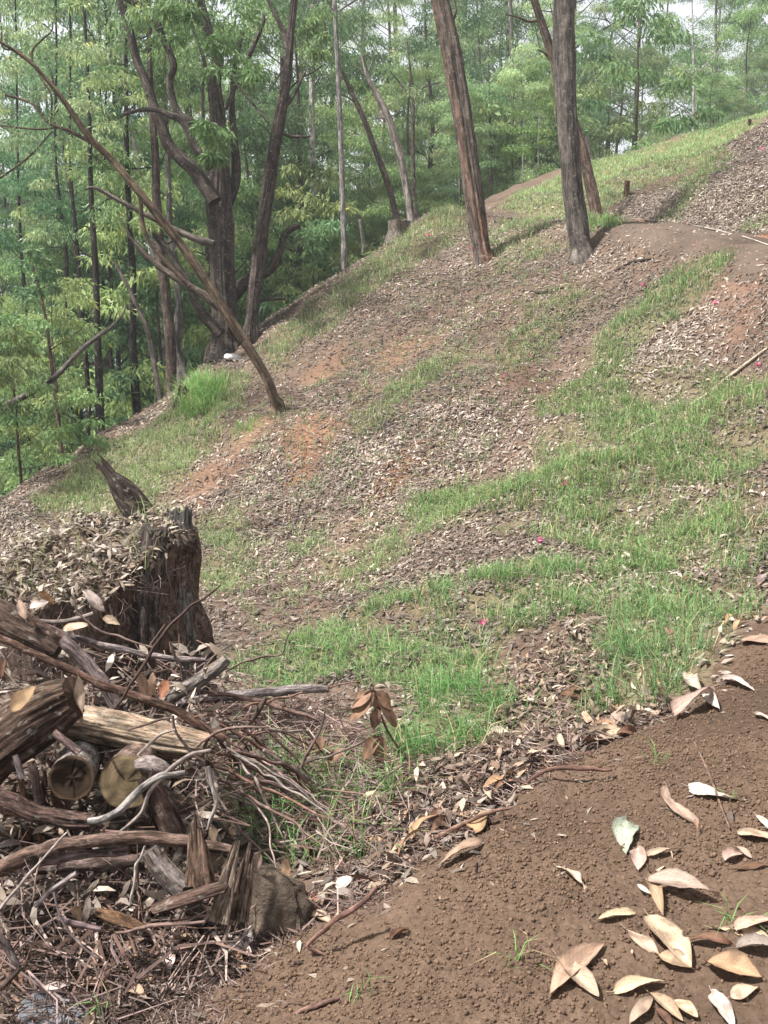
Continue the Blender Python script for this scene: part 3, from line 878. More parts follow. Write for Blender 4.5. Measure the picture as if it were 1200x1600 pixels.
big_tree('gum_tree', 'leaning gum tree with peeling reddish bark, left of the two trunks on the slope', None, 18.0,
         [(757, 412, 34), (744, 330, 35), (734, 260, 35), (722, 180, 35), (705, 80, 36), (688, 0, 34), (664, -120, 31), (650, -260, 25), (640, -420, 15), (634, -560, 6)],
         [[(700, 55, 4), (712, 20, 4), (707, -12, 3), (690, -40, 2)], [(655, -200, 16), (700, -320, 11), (740, -420, 5)], [(650, -270, 13), (600, -360, 9), (560, -440, 4)]],
         top_fol(650, 3), colr=(.125, .096, .078), col2=(.155, .088, .06), relief=.20, fa=4.2, fl=.25, sides=96, seed=11, mix_f=(1.3, .25))
big_tree('gum_tree', 'straight dark grey gum trunk, right of the two trunks on the slope', None, 16.5,
         [(910, 404, 44), (901, 340, 42), (893, 280, 42), (888, 200, 41), (885, 120, 38), (884, 40, 38), (885, -30, 37), (887, -180, 31), (888, -340, 22), (890, -520, 8)],
         [([(876, 190, 18), (872, 130, 20), (871, 60, 20), (872, -20, 20), (864, -150, 18), (845, -300, 14), (825, -460, 6)], dict(off=.22)), [(888, -260, 16), (930, -350, 10), (965, -430, 5)]],
         top_fol(890, 5), colr=(.125, .105, .09), col2=(.085, .07, .06), relief=.06, fa=5, fl=1.2, sides=80, seed=12, flare=1.3, lump=.07)
big_tree('gum_tree', 'slimmer leaning brown tree just behind the straight grey trunk', None, 18.6,
         [(934, 346, 26), (925, 300, 24), (914, 250, 22), (904, 215, 21), (889, 170, 21), (872, 115, 20), (856, 65, 18), (836, 5, 15), (815, -60, 12), (795, -150, 8)],
         [[(846, 30, 6), (828, 34, 5), (812, 28, 4), (790, 22, 2)], [(868, 105, 8), (852, 84, 5), (840, 78, 3)], [(828, -30, 6), (870, -110, 4), (890, -180, 2)]],
         scatter_fol(8, 700, 900, -330, -130, 30, 60, -1, 1.5, 8), colr=(.15, .10, .075), col2=(.10, .07, .052), relief=.12, seed=13, sides=26)
big_tree('leaning_tree', 'slender bent tree leaning far left from red earth on the slope', None, 14.9,
         [(433, 634, 21), (415, 588, 20), (380, 530, 20), (336, 462, 19), (290, 392, 18), (255, 347, 17), (217, 300, 16), (175, 250, 15), (140, 215, 14), (112, 175, 12), (86, 140, 10), (45, 95, 8), (-10, 60, 6), (-90, 20, 3)],
         [[(150, 226, 9), (107, 204, 8), (75, 191, 7), (50, 162, 6), (0, 146, 5), (-60, 128, 3)], [(92, 198, 4), (60, 202, 4), (0, 196, 3), (-50, 190, 2)], [(78, 192, 5), (80, 150, 4), (62, 118, 4), (50, 80, 4), (82, 45, 3), (70, 10, 2)],
          [(56, 105, 5), (30, 80, 4), (4, 74, 4), (2, 40, 3), (-6, 0, 2)], [(50, 80, 3), (66, 60, 2), (80, 48, 2), (50, 25, 1.6)], [(82, 205, 3), (45, 245, 4), (0, 278, 4), (-40, 300, 3)], [(220, 305, 9), (222, 345, 9), (235, 380, 9), (270, 420, 10), (296, 448, 11)]],
         scatter_fol(44, -90, 190, -70, 230, 16, 42, -1.5, 1.8, 21), cat='tree', colr=(.205, .150, .10), col2=(.12, .08, .055), relief=.07, sides=22, seed=14, dd=-1.2, greens=GREENS[1], limb_col=(.10, .075, .06), leaf=(.09, .022), flare=1.5)
big_tree('spreading_tree', 'huge furrowed dark tree with many crooked limbs on the left crest', None, 19.0,
         [(352, 545, 50), (352, 500, 46), (348, 430, 42), (346, 370, 44), (342, 310, 44), (343, 250, 34), (340, 180, 26), (335, 130, 22), (340, 90, 20), (325, 50, 17), (312, 0, 15), (300, -80, 12), (290, -180, 7)],
         [([(336, 315, 26), (307, 270, 25), (282, 247, 23), (262, 224, 21), (252, 195, 18), (240, 165, 16), (228, 130, 14), (212, 90, 13), (202, 45, 12), (186, 0, 11), (170, -70, 7)], dict(off=-.5, sides=14)),
          ([(330, 262, 16), (303, 226, 15), (286, 190, 14), (265, 180, 12), (245, 172, 9), (218, 172, 7), (190, 180, 5)], dict(off=-.9)),
          ([(318, 215, 14), (300, 192, 13), (280, 180, 13), (269, 155, 13), (265, 125, 13), (272, 105, 12), (266, 82, 12), (255, 60, 12), (243, 32, 11), (220, 10, 10), (190, -6, 9)], dict(off=-.7)),
          ([(352, 330, 16), (368, 280, 16), (366, 225, 13), (362, 170, 10), (366, 110, 7), (380, 50, 5)], dict(off=.3)),
          ([(346, 522, 20), (318, 492, 17), (302, 462, 14), (294, 442, 12), (262, 392, 10), (240, 365, 9), (227, 345, 8)], dict(off=-.8)),
          ([(345, 480, 16), (320, 462, 14), (296, 447, 12), (253, 420, 10), (227, 397, 9), (200, 367, 6)], dict(off=-1.0, colr=(.16, .12, .09))),  # this bough's paler bark colour stands in for sun on it
          ([(334, 382, 15), (310, 374, 13), (290, 366, 12), (264, 354, 10), (230, 336, 9), (190, 315, 8), (150, 294, 6), (132, 296, 3)], dict(off=-1.2, colr=(.17, .14, .12))),
          ([(362, 460, 16), (380, 440, 15), (405, 432, 14), (425, 420, 14), (437, 395, 12), (447, 365, 11), (468, 352, 9)], dict(off=.5)),
          ([(364, 470, 14), (385, 448, 12), (398, 470, 9), (412, 468, 7), (446, 466, 5)], dict(off=.2)),
          ([(346, 250, 8), (320, 100, 7), (300, 40, 5), (290, -40, 4)], dict(off=.6)),
          ([(352, 170, 7), (395, 75, 8), (412, 32, 6), (410, 20, 2)], dict(off=-.4, colr=(.06, .045, .04))),
          ([(420, 192, 4), (385, 150, 4), (345, 100, 3), (322, 85, 2)], dict(off=-1.5, colr=(.2, .17, .14)))],
         scatter_fol(10, 330, 400, 60, 130, 18, 30, -2.2, -.6, 31) + scatter_fol(8, 255, 300, 10, 80, 16, 28, -2, -.6, 32) + scatter_fol(7, 305, 350, 180, 230, 14, 24, -2, -.8, 33) + scatter_fol(26, 120, 460, -130, 60, 28, 56, -2, 2, 34) + scatter_fol(14, 150, 330, 120, 330, 16, 34, .4, 2.6, 37) + scatter_fol(8, 180, 260, 60, 140, 22, 40, .5, 2.5, 35) + scatter_fol(5, 325, 345, 215, 250, 8, 14, -1.5, -.9, 36),
         colr=(.06, .046, .038), col2=(.098, .076, .063), wscale=.9, relief=.26, fa=3.6, fl=.14, sides=90, seed=15, greens=((.08, .15, .045), (.15, .235, .085)), leaf=(.15, .035), per=100, flare=1.25)  # bark colours darkened to paint in the shade on this tree
big_tree('gum_tree', 'tall ribbed brown stem close to the right of the crooked tree', None, 18.7,
         [(392, 518, 26), (398, 455, 26), (405, 395, 27), (412, 345, 24), (420, 290, 24), (430, 225, 22), (440, 170, 21), (448, 120, 19), (454, 60, 16), (460, 0, 14), (468, -90, 11), (474, -200, 6)],
         [[(449, 75, 13), (444, 52, 11), (434, 30, 9), (420, 2, 8), (400, -40, 5)], [(446, 165, 10), (458, 150, 8), (472, 122, 5), (478, 112, 3)], [(452, 140, 4), (468, 124, 3), (490, 112, 3), (508, 100, 2)], [(434, 205, 5), (450, 212, 6), (480, 214, 5), (486, 212, 3)]],
         scatter_fol(12, 380, 560, -150, 20, 24, 50, -1, 2, 41) + scatter_fol(7, 478, 505, 30, 110, 10, 20, -.3, .5, 42),
         colr=(.095, .073, .062), col2=(.066, .049, .042), relief=.22, fa=3.6, fl=.16, sides=70, seed=16, flare=1.3)  # stem colours made darker to carry the shade it stands in
# slender and distant stems
big_tree('pole_tree', 'thin pale grey pole of a tree rising from the crest', None, 22.5,
         [(538, 428, 12), (537, 360, 12), (534, 270, 11), (531, 180, 11), (527, 90, 10), (523, 0, 9), (520, -120, 7), (517, -240, 3)],
         [[(525, 20, 4), (540, 10, 4), (552, 2, 3), (570, -14, 2)], [(524, 18, 4), (510, 6, 3), (490, 0, 2)]], scatter_fol(8, 470, 580, -260, -90, 22, 45, -1, 1, 51),
         colr=(.26, .24, .225), col2=(.19, .17, .16), relief=.03, sides=14, seed=17, flare=1.1)
big_tree('pole_tree', 'mottled whitish trunk behind the ribbed brown stem', None, 27.0,
         [(494, 452, 11), (492, 330, 12), (489, 240, 12), (487, 150, 11), (488, 60, 10), (490, -20, 9), (492, -140, 6)], [], scatter_fol(10, 430, 560, -200, -20, 22, 45, -1, 2, 52),
         colr=(.42, .39, .36), col2=(.24, .21, .19), relief=.02, sides=12, seed=18, flare=1.1)
big_tree('dead_snag', 'broken silvery dead snag with a bleached jagged top', None, 23.6,
         [(643, 352, 16), (637, 300, 16), (627, 250, 16), (617, 215, 15), (605, 180, 15), (590, 150, 13), (575, 122, 10), (567, 92, 8)],
         [[(575, 118, 3), (582, 95, 3), (586, 72, 2)], [(573, 120, 3), (562, 108, 2), (552, 100, 1.5)], [(608, 192, 3), (596, 185, 2), (588, 180, 1.5)], [(600, 185, 5), (592, 175, 4), (590, 150, 3)]],
         cat='dead tree', colr=(.30, .26, .23), col2=(.14, .11, .095), relief=.16, fa=4, fl=.25, sides=22, seed=19, jag=(0, .25))
big_tree('gum_tree', 'dark leaning tree just left of the silvery dead snag', None, 25.0,
         [(622, 350, 13), (610, 300, 12), (598, 265, 12), (583, 225, 12), (568, 185, 11), (550, 145, 10), (538, 118, 8), (520, 80, 5), (505, 30, 3)], [[(560, 165, 4), (540, 150, 3), (520, 148, 2)]],
         scatter_fol(14, 480, 620, 20, 190, 16, 32, -.5, 2, 53), colr=(.09, .068, .058), col2=(.12, .085, .07), relief=.12, sides=16, seed=20)
big_tree('gum_tree', 'thin forked brown tree just right of the silvery dead snag', None, 28.0,
         [(650, 338, 8), (647, 290, 8), (645, 230, 8), (645, 155, 7), (640, 100, 4), (636, 60, 2)], [[(645, 158, 5), (625, 130, 4), (610, 112, 2.5)], [(646, 150, 4), (665, 135, 3), (690, 128, 2)], [(645, 195, 3), (630, 180, 2), (615, 172, 1.5)]],
         scatter_fol(16, 590, 720, 20, 160, 16, 34, -1, 1.5, 54), colr=(.13, .10, .085), relief=.05, sides=12, seed=21, greens=GREENS[1])
big_tree('pole_tree', 'straight grey trunk in the gap between the two slope trunks', None, 33.0,
         [(803, 300, 10), (803, 220, 10), (801, 140, 9), (799, 60, 8), (797, -40, 7), (795, -150, 4)], [[(801, 108, 4), (815, 96, 3), (830, 88, 2)]], scatter_fol(14, 740, 870, -160, 60, 22, 44, -1, 2, 55), colr=(.20, .175, .16), relief=.03, sides=12, seed=22, greens=GREENS[2])
big_tree('pole_tree', 'thin grey trunk beside the reddish leaning trunk', None, 31.0,
         [(768, 318, 6), (767, 260, 6), (766, 200, 5), (764, 140, 4), (762, 60, 2)], [], scatter_fol(8, 730, 800, 40, 180, 14, 26, -.5, 1, 56), colr=(.16, .13, .115), relief=.03, sides=10, seed=23)
for i, (u, v, lab) in enumerate([(818, 296, 'white sapling stem among bright leaves between the slope trunks'), (842, 285, 'slight sapling with bright young leaves left of the straight trunk')]):
    big_tree('sapling', lab, None, 30.0, [(u, v, 3), (u - 1, v - 50, 2.6), (u + 1, v - 110, 1.5)], [], scatter_fol(16, u - 30, u + 34, v - 140, v - 10, 9, 18, -.8, .8, 57 + i), colr=(.38, .36, .33), relief=0, sides=8, seed=24 + i, greens=((.12, .21, .05), (.2, .29, .09)), per=70)
big_tree('gum_tree', 'pale forked tree standing on the far grassy crest', None, 41.0,
         [(1084, 205, 6), (1084, 150, 6), (1084, 118, 5), (1083, 80, 4), (1082, 30, 3), (1080, -30, 2)], [[(1084, 122, 4), (1100, 104, 3), (1118, 86, 2.5), (1130, 76, 1.5)], [(1083, 118, 3), (1068, 108, 2.4), (1058, 94, 1.6)], [(1084, 185, 2.6), (1072, 170, 2), (1064, 155, 1.4)], [(1083, 90, 2.5), (1078, 60, 2), (1070, 40, 1.4)]],
         scatter_fol(12, 1085, 1150, 25, 110, 12, 26, -1, 1.5, 61) + scatter_fol(10, 1040, 1130, 110, 190, 10, 22, 0, 1.5, 62), colr=(.40, .38, .36), relief=.02, sides=10, seed=26, greens=GREENS[1])
# trunks at the left
left_trunks = [
    ('tall brown trunk standing behind the small dark stump', 19.3, [(267, 618, 19), (263, 540, 19), (258, 470, 18), (252, 400, 18), (247, 320, 16), (242, 240, 14), (236, 140, 11), (230, 20, 8)], (.115, .082, .066)),
    ('grey lichened trunk with a wide foot left of the crooked tree', 20.5, [(287, 596, 24), (280, 540, 18), (276, 480, 15), (272, 420, 13), (268, 340, 11), (262, 240, 9), (258, 120, 6)], (.20, .18, .165)),
    ('pale grey trunk behind the tall brown trunk', 22.5, [(256, 575, 11), (250, 500, 11), (243, 430, 11), (238, 370, 10), (225, 290, 9), (208, 230, 8), (196, 180, 6)], (.34, .31, .29)),
    ('thin greyish leaning stem left of the tall brown trunk', 18.8, [(250, 625, 9), (243, 580, 9), (233, 525, 9), (220, 490, 8), (205, 458, 7), (190, 430, 6), (178, 408, 3)], (.17, .14, .125)),
    ('black straight trunk nearest the bare red bank on the left', 20.5, [(215, 650, 15), (213, 590, 14), (211, 520, 13), (209, 440, 12), (206, 350, 11), (202, 220, 9), (198, 80, 6)], (.035, .028, .024)),
    ('thick blackish trunk in the row at the grass edge', 19.5, [(158, 702, 17), (155, 640, 16), (152, 580, 14), (149, 510, 12), (145, 420, 11), (140, 300, 9), (134, 140, 6)], (.05, .040, .034)),
    ('dark trunk left of the thick blackish one', 21.5, [(138, 712, 11), (135, 640, 10), (132, 580, 9), (128, 500, 9), (122, 380, 8), (114, 240, 5)], (.04, .032, .028)),
    ('narrow dark trunk of a close pair right of the thick blackish one', 24.0, [(182, 680, 7), (179, 610, 7), (176, 540, 6), (172, 440, 6), (168, 300, 4)], (.05, .036, .03)),
    ('second narrow dark trunk of the close pair', 24.6, [(174, 685, 7), (171, 610, 7), (168, 540, 6), (164, 430, 5), (158, 290, 4)], (.06, .044, .036)),
    ('dark trunk half hidden behind bushes at the left', 22.5, [(115, 735, 10), (112, 680, 10), (109, 600, 9), (106, 520, 8), (100, 400, 7), (92, 250, 5)], (.042, .034, .03)),
    ('thin pinkish sapling crossing the fallen bough at the left', 16.5, [(98, 725, 7), (93, 670, 7), (84, 600, 7), (78, 545, 6), (70, 490, 5), (55, 430, 4), (40, 380, 2)], (.16, .105, .08)),
    ('dark trunk stub seen through leaves at the far left', 23.0, [(46, 745, 8), (44, 640, 8), (42, 560, 8), (39, 500, 7), (34, 400, 6), (28, 260, 4)], (.04, .03, .027)),
]
for i, (lab, d, pts, c) in enumerate(left_trunks):
    if i not in (3, 10):      # carry the stem on up into the canopy
        (ua, va, wa), (ub, vb, wb) = pts[-2:]
        k_ = (-140 - vb) / (va - vb)
        w_ = random.Random(i)
        pts = [pts[0]] + [(a_ + w_.uniform(-5, 5), b_, c_) for a_, b_, c_ in pts[1:]]
        pts = pts + [(ub + (ub - ua) * .5, (vb - 140) * .5, wb * .8), (ub + (ub - ua) * 1.2, -150, wb * .4)]
    lw = random.Random(200 + i); lmbs = []
    for q_ in range(0 if i in (3,) else 4):      # crooked side twigs, some of them dead
        f_ = lw.uniform(.3, .8) * (len(pts) - 1); k_ = int(f_); t_ = f_ - k_
        ub, vb, wb = [pts[k_][z_] * (1 - t_) + pts[k_ + 1][z_] * t_ for z_ in range(3)]
        sg = lw.choice((-1, 1)); l_ = lw.uniform(30, 90)
        lmbs.append([(ub, vb, wb * .35), (ub + sg * l_ * .3, vb - l_ * lw.uniform(.0, .3), wb * .28), (ub + sg * l_ * .6, vb - l_ * lw.uniform(.1, .6), wb * .2), (ub + sg * l_ * lw.uniform(.7, 1), vb - l_ * lw.uniform(.3, 1.1), wb * .08)])
    big_tree('gum_tree', lab, None, d, pts, lmbs, scatter_fol(16, pts[-1][0] - 70, pts[-1][0] + 70, -120, 380, 14, 34, -1.2, 1.5, 70 + i) if i not in (10,) else scatter_fol(12, 30, 110, 380, 520, 8, 18, -.6, .6, 80),
             colr=c, col2=tuple(np.array(c) * .65), relief=.10, fa=4, fl=.4, sides=16, seed=60 + i, flare=1.15, wscale=.86, greens=GREENS[i % 4])
# fallen bough slanting across the left edge
mb = MB()
stem(mb, [(-190, 742, 13), (-60, 676, 12), (0, 640, 11), (40, 618, 10), (85, 590, 9), (120, 553, 8), (150, 528, 7), (175, 510, 5), (193, 490, 3), (196, 475, 1.5)], 14.5, 12, .08, 3, .5, (.15, .13, .12), (.09, .075, .068), 91, 2.0)
bo = mb.build('fallen_bough', M['bark'])
tag(bo, 'long grey fallen bough slanting up across the left edge', 'branch')

# ---------------------------------------------------------------- stumps, posts, stones
def kink(pts, amt, seed):
    """small crooks between the traced points, as real twigs have"""
    q_ = random.Random(seed); out = [pts[0]]
    for a_, b_ in zip(pts[:-1], pts[1:]):
        ll = math.hypot(b_[0] - a_[0], b_[1] - a_[1]); n = max(1, int(ll / 16))
        for k in range(1, n + 1):
            t = k / n
            p = [x * (1 - t) + y * t for x, y in zip(a_, b_)]
            if k < n:
                p[0] += q_.uniform(-amt, amt); p[1] += q_.uniform(-amt, amt); p[2] *= q_.uniform(.85, 1.2)
            out.append(tuple(p))
    return out

def px_tube(pts, d, **kw):
    """pts: (u, v, width px[, distance])"""
    P, R = [], []
    for p in pts:
        dd = p[3] if len(p) > 3 else d
        P.append(P3(p[0], p[1], dd)); R.append(p[2] * .5 / FPX * dd)
    return tube(np.array(P), np.array(R), **kw)

def piece(name, label, pts, d, colr, col2=None, cat='log', group=None, sides=14, relief=.06, fa=4, fl=.5, lump=.08, ends=(None, None), flat=1.0, flat2=1.0, hollow=0.0, jag=(0, 0), seed=None, mat='wood', rings=None, parent=None, mix_f=(2.0, 1.0), wf=.78):
    seed = seed if seed is not None else random.randrange(9999)
    mb = MB()
    sides = int(sides * 2.4); relief *= 1.3
    pts = [(p[0], p[1], p[2] * wf) + tuple(p[3:]) for p in pts]
    if cat == 'branch':
        pts = kink(pts, 1.6, seed)
    gy = lambda c_: None if c_ is None else tuple((np.array(c_) * .85 + np.mean(c_) * .15) * .78)
    colr = gy(colr); col2 = gy(col2)
    mb.add(*px_tube(pts, d, sides=sides, relief=relief, fa=fa, fl=fl, lump=lump, colr=colr, col2=col2, ends=ends, flat=flat, flat2=flat2, hollow=hollow, jag=jag, seed=seed, rings=rings, mix_f=mix_f))
    o = mb.build(name, M[mat], parent)
    if parent is None:
        tag(o, label, cat, group)
    return o

def on_ground(u, v, w, h, name, label, colr, cat='stump', top=None, sides=18, relief=.15, jag=.05, fl=.2, flare=1.3, lean=(0, 0), col2=None):
    g = ground(u, v); d = float(depth_of(g))
    r = w * .5 / FPX * d; hh = h / FPX * d
    lx, ly = lean[0] / FPX * d, lean[1]
    P = [g + (0, 0, -.12), g, g + (lx * .4, 0, hh * .45), g + (lx, 0, hh)]
    mb = MB()
    mb.add(*tube(P, [r * flare * 1.1, r * flare, r * 1.03, r], sides, 22, relief, 4, fl, .08, int(u), colr, col2, ends=(None, top or colr), jag=(0, jag)))
    o = mb.build(name, M['wood'], None)
    return tag(o, label, cat)

on_ground(622, 372, 32, 24, 'tree_stump', 'weathered grey sawn stump on the crest below the snag', (.27, .23, .19), top=(.38, .33, .27), col2=(.15, .12, .10), relief=.28, jag=.10)
on_ground(917, 243, 10, 22, 'tree_stump', 'pale grey pointed stump on the far meadow edge', (.32, .29, .27), top=(.36, .33, .3), jag=.25, lean=(-3, 0))
on_ground(979, 306, 8, 22, 'wooden_post', 'short brown wooden post above the path', (.17, .10, .065), cat='post', top=(.24, .15, .09), jag=.03, flare=1.05)
on_ground(1171, 196, 5, 9, 'wooden_post', 'tiny dark stake near the top of the right slope', (.08, .06, .05), cat='post', jag=.03, flare=1.05)
on_ground(283, 633, 18, 24, 'tree_stump', 'small dark broken stump at the foot of the tall brown trunk', (.06, .042, .034), jag=.2, lean=(5, 0))
on_ground(568, 385, 5, 38, 'dead_stake', 'thin broken grey stake on the crest', (.27, .24, .22), cat='stake', jag=.1, lean=(-5, 0), sides=8, flare=1.0)

def rock(name, label, u, v, size, colr, col2, seed, d=None, squash=.7, cat='rock', sink=.3, sub=5):
    import bmesh
    g = ground(u, v) if d is None else P3(u, v, d)
    dd = float(depth_of(g))
    r = size * .5 / FPX * dd
    bm = bmesh.new()
    bmesh.ops.create_icosphere(bm, subdivisions=sub, radius=1)
    V = np.array([v_.co[:] for v_ in bm.verts]); F = np.array([[q.index for q in f.verts] for f in bm.faces])
    bm.free()
    V0 = V.copy()
    q_ = np.random.default_rng(seed)
    for k in range(13):       # broken facets
        nn = q_.normal(size=3); nn /= np.linalg.norm(nn)
        dt = V @ nn
        V = V - np.maximum(dt - q_.uniform(.42, .74), 0)[:, None] * nn
    nb = vnoise(V0[:, 0] * 3 + 9, V0[:, 1] * 3 + 9, V0[:, 2] * 3 + 9, seed + 1) - .5
    nc = vnoise(V0[:, 0] * 9 + 9, V0[:, 1] * 9 + 9, V0[:, 2] * 9 + 9, seed + 2) - .5
    V = V * (1.3 + .2 * nb + .12 * nc)[:, None] * np.array([1, .8, squash]) * r
    m = sstep(.35, .65, vnoise(V[:, 0] / r * 2, V[:, 1] / r * 2, V[:, 2] / r * 2, seed + 7))[:, None]
    C = np.array(colr) * (1 - m) + np.array(col2) * m
    mb = MB(); mb.add(V + g + np.array([0, 0, r * squash * (1 - 2 * sink)]), None, F, C)
    return tag(mb.build(name, M['rock'], None), label, cat)

rock('rock', 'pale white rock under the crooked tree on the crest', 366, 562, 26, (.45, .42, .40), (.62, .6, .58), 3, squash=.6, sub=3)
rock('rock', 'brown boulder with a grey chip beside the splintered upright wood', 436, 1444, 140, (.125, .095, .072), (.085, .063, .048), 15, squash=.9, sink=.2)
rock('rock', 'small grey stone below the splintered upright wood', 394, 1468, 46, (.20, .17, .155), (.30, .27, .26), 6, squash=.7)
rock('rock', 'flat pale grey stone at the bottom left corner', 88, 1588, 104, (.22, .22, .235), (.15, .15, .155), 8, squash=.42, sink=.35)
rock('rock', 'dark clod of earth on the path between the slope trunks', 797, 344, 9, (.03, .025, .02), (.05, .035, .03), 9, sub=3)
rock('rock', 'brown soil lump among leaves below the grass tuft', 900, 1088, 46, (.13, .075, .045), (.16, .09, .055), 11, squash=.6)

# ---- the old stump behind the log pile: rotten body, bark slabs, splinter
sc = P3(150, 1000, 4.75)
stump = empty('old_stump', (sc[0], sc[1], float(H([sc[0]], [sc[1]])[0])), 'big rotten stump with leaves and grass on top behind the log pile', 'stump')
STR = .45
def stump_r(a):
    return STR * (1 + .16 * (vnoise(np.cos(a) * 1.3 + 5, np.sin(a) * 1.3 + 5, 1.0, 71) * 2 - 1) + .10 * (vnoise(np.cos(a) * 4 + 5, np.sin(a) * 4 + 5, 2.0, 78) * 2 - 1))
def stump_top(x, y):
    dx, dy = x - sc[0], y - sc[1]
    q = np.hypot(dx, dy) / STR
    top = P3(150, 830, 4.75)[2]
    return top + .05 * n2(x, y, 5, 72) + .03 * n2(x, y, 13, 73) - .08 * np.clip(q, 0, 1.2) ** 3 + .12 * np.clip(dx / STR, -.4, 1) - .12 * np.clip(-dy / STR, 0, 1)
na, nh, nt_ = 110, 40, 16
aa = np.linspace(0, 2 * math.pi, na, endpoint=False)
VV, CC = [], []
zb = stump.location.z - .25
for i in range(nh):
    f = i / (nh - 1)
    r = stump_r(aa) * (1.34 - .34 * f ** .45)
    x0, y0 = sc[0] + np.cos(aa) * r, sc[1] + np.sin(aa) * r
    zt = stump_top(x0, y0)
    z = zb + (zt - zb) * f
    fur = .085 * (np.abs(vnoise(np.cos(aa) * 7 + 30, np.sin(aa) * 7 + 30, z * 1.6, 74) * 2 - 1) - .4) + .09 * (vnoise(np.cos(aa) * 4 + 30, np.sin(aa) * 4 + 30, z * 7, 75) - .5)
    fur *= 1 - .6 * f ** 6
    VV.append(np.column_stack([x0 + np.cos(aa) * fur, y0 + np.sin(aa) * fur, z]))
    nn = vnoise(np.cos(aa) * 5 + 30, np.sin(aa) * 5 + 30, z * 6, 76)[:, None]
    CC.append(np.array([.075, .05, .04]) * (1 - nn) + np.array([.16, .11, .085]) * nn)
for i in range(1, nt_ + 1):
    f = 1 - i / (nt_ + .5)
    r = stump_r(aa) * f
    x0, y0 = sc[0] + np.cos(aa) * r, sc[1] + np.sin(aa) * r
    VV.append(np.column_stack([x0, y0, stump_top(x0, y0)]))
    nn = vnoise(x0 * 9, y0 * 9, 0, 77)[:, None]
    CC.append(np.array([.12, .085, .06]) * (1 - nn) + np.array([.22, .17, .12]) * nn)
V = np.concatenate(VV); C = np.concatenate(CC)
k = nh + nt_
i0 = np.arange(k - 1)[:, None] * na; j0 = np.arange(na)[None]; j1 = (j0 + 1) % na
mb = MB(); mb.add(V, np.stack([i0 + j0, i0 + j1, i0 + na + j1, i0 + na + j0], -1).reshape(-1, 4), None, C)
mb.build('rotten_body', M['wood'], stump, stump.location)
def stump_part(name, pts, d, **kw):
    mb = MB(); mb.add(*px_tube(pts, d, **kw)); return mb.build(name, M['wood'], stump, stump.location)
stump_part('bark_slab', [(282, 1085, 88), (277, 1010, 70), (271, 930, 60), (272, 880, 56), (275, 840, 60), (277, 812, 50)], 4.60, sides=100, rings=110, relief=.13, fa=2.8, fl=1.1, lump=.36, seed=81, colr=(.10, .083, .072), col2=(.18, .165, .15), jag=(0, .13), flat=.8)
stump_part('bark_slab', [(232, 1070, 62), (230, 1000, 60), (234, 940, 56), (238, 890, 58), (242, 838, 50)], 4.46, sides=90, rings=100, relief=.15, fa=2.8, fl=1.2, lump=.36, seed=82, colr=(.085, .063, .052), col2=(.14, .115, .10), jag=(0, .13), flat=.8)
stump_part('splinter', [(270, 880, 60), (244, 840, 62), (222, 806, 60), (204, 782, 52), (188, 760, 40), (172, 741, 18)], 4.90, sides=70, rings=70, relief=.22, fa=3.2, fl=.3, lump=.2, seed=84, colr=(.032, .024, .02), col2=(.075, .057, .047), jag=(0, .2), flat=.65)

# ---- the log pile: every log and branch a thing
BRN, DBRN, GRYW, TANW, PINKW = (.13, .075, .055), (.075, .045, .035), (.25, .21, .19), (.47, .34, .22), (.30, .205, .19)
piece('log', 'thick dark barked log end jutting in at the left edge', [(-90, 918, 62), (-20, 955, 62), (40, 988, 60), (92, 1016, 56)], 3.62, (.115, .070, .052), (.16, .105, .08), ends=(None, (.17, .105, .07)), relief=.16, fa=5, fl=.25, sides=34)
piece('branch', 'long smooth pinkish grey stick lying over the thick log toward the stump', [(28, 962, 10), (80, 982, 12), (150, 1006, 13), (230, 1024, 13), (290, 1030, 12), (322, 1031, 10)], 3.66, (.27, .19, .175), (.33, .27, .26), 'branch', sides=12, relief=.03)
piece('branch', 'smooth pinkish bent branch with a rounded wet looking end', [(96, 1000, 24), (122, 1022, 24), (146, 1048, 24), (168, 1078, 26), (182, 1104, 28)], 3.52, (.32, .235, .215), (.24, .17, .16), 'branch', sides=18, relief=.03, ends=(None, (.32, .21, .16)))
piece('branch', 'long reddish brown branch running over the pale split log', [(-30, 984, 15), (40, 1016, 15), (100, 1042, 16), (160, 1072, 17), (220, 1090, 17), (270, 1108, 18), (320, 1138, 18), (352, 1156, 15)], 3.40, (.17, .088, .06), (.22, .125, .085), 'branch', sides=16, relief=.06)
piece('rotten_log', 'broad crumbling rotten log slab at the left edge', [(-90, 1235, 128), (-30, 1180, 126), (30, 1136, 116), (80, 1105, 100), (112, 1088, 74)], 3.18, (.155, .098, .066), (.10, .06, .043), 'log', relief=.09, fa=5, fl=1.6, lump=.2, sides=44, rings=70, ends=(None, (.13, .075, .05)), jag=(0, .03), flat=.85, wf=1.0)
piece('log', 'pale split log with flaking straw coloured wood across the pile', [(92, 1124, 72), (140, 1132, 80), (200, 1144, 82), (260, 1156, 76), (318, 1166, 62)], 3.36, (.50, .37, .25), (.34, .22, .14), 'log', relief=.10, fa=6, fl=.16, lump=.07, sides=40, rings=60, ends=((.2, .1, .06), (.27, .15, .08)), jag=(0, .03), flat=.82, mix_f=(3, .3))
piece('log', 'short grey sawn log with a hollow end facing out of the pile', [(134, 1172, 60, 3.55), (124, 1190, 64, 3.30), (112, 1216, 70, 3.04)], 3.12, (.33, .285, .25), (.25, .20, .165), 'log', relief=.02, sides=48, ends=(None, (.22, .135, .08)), lump=.03, hollow=.12, wf=1.0)
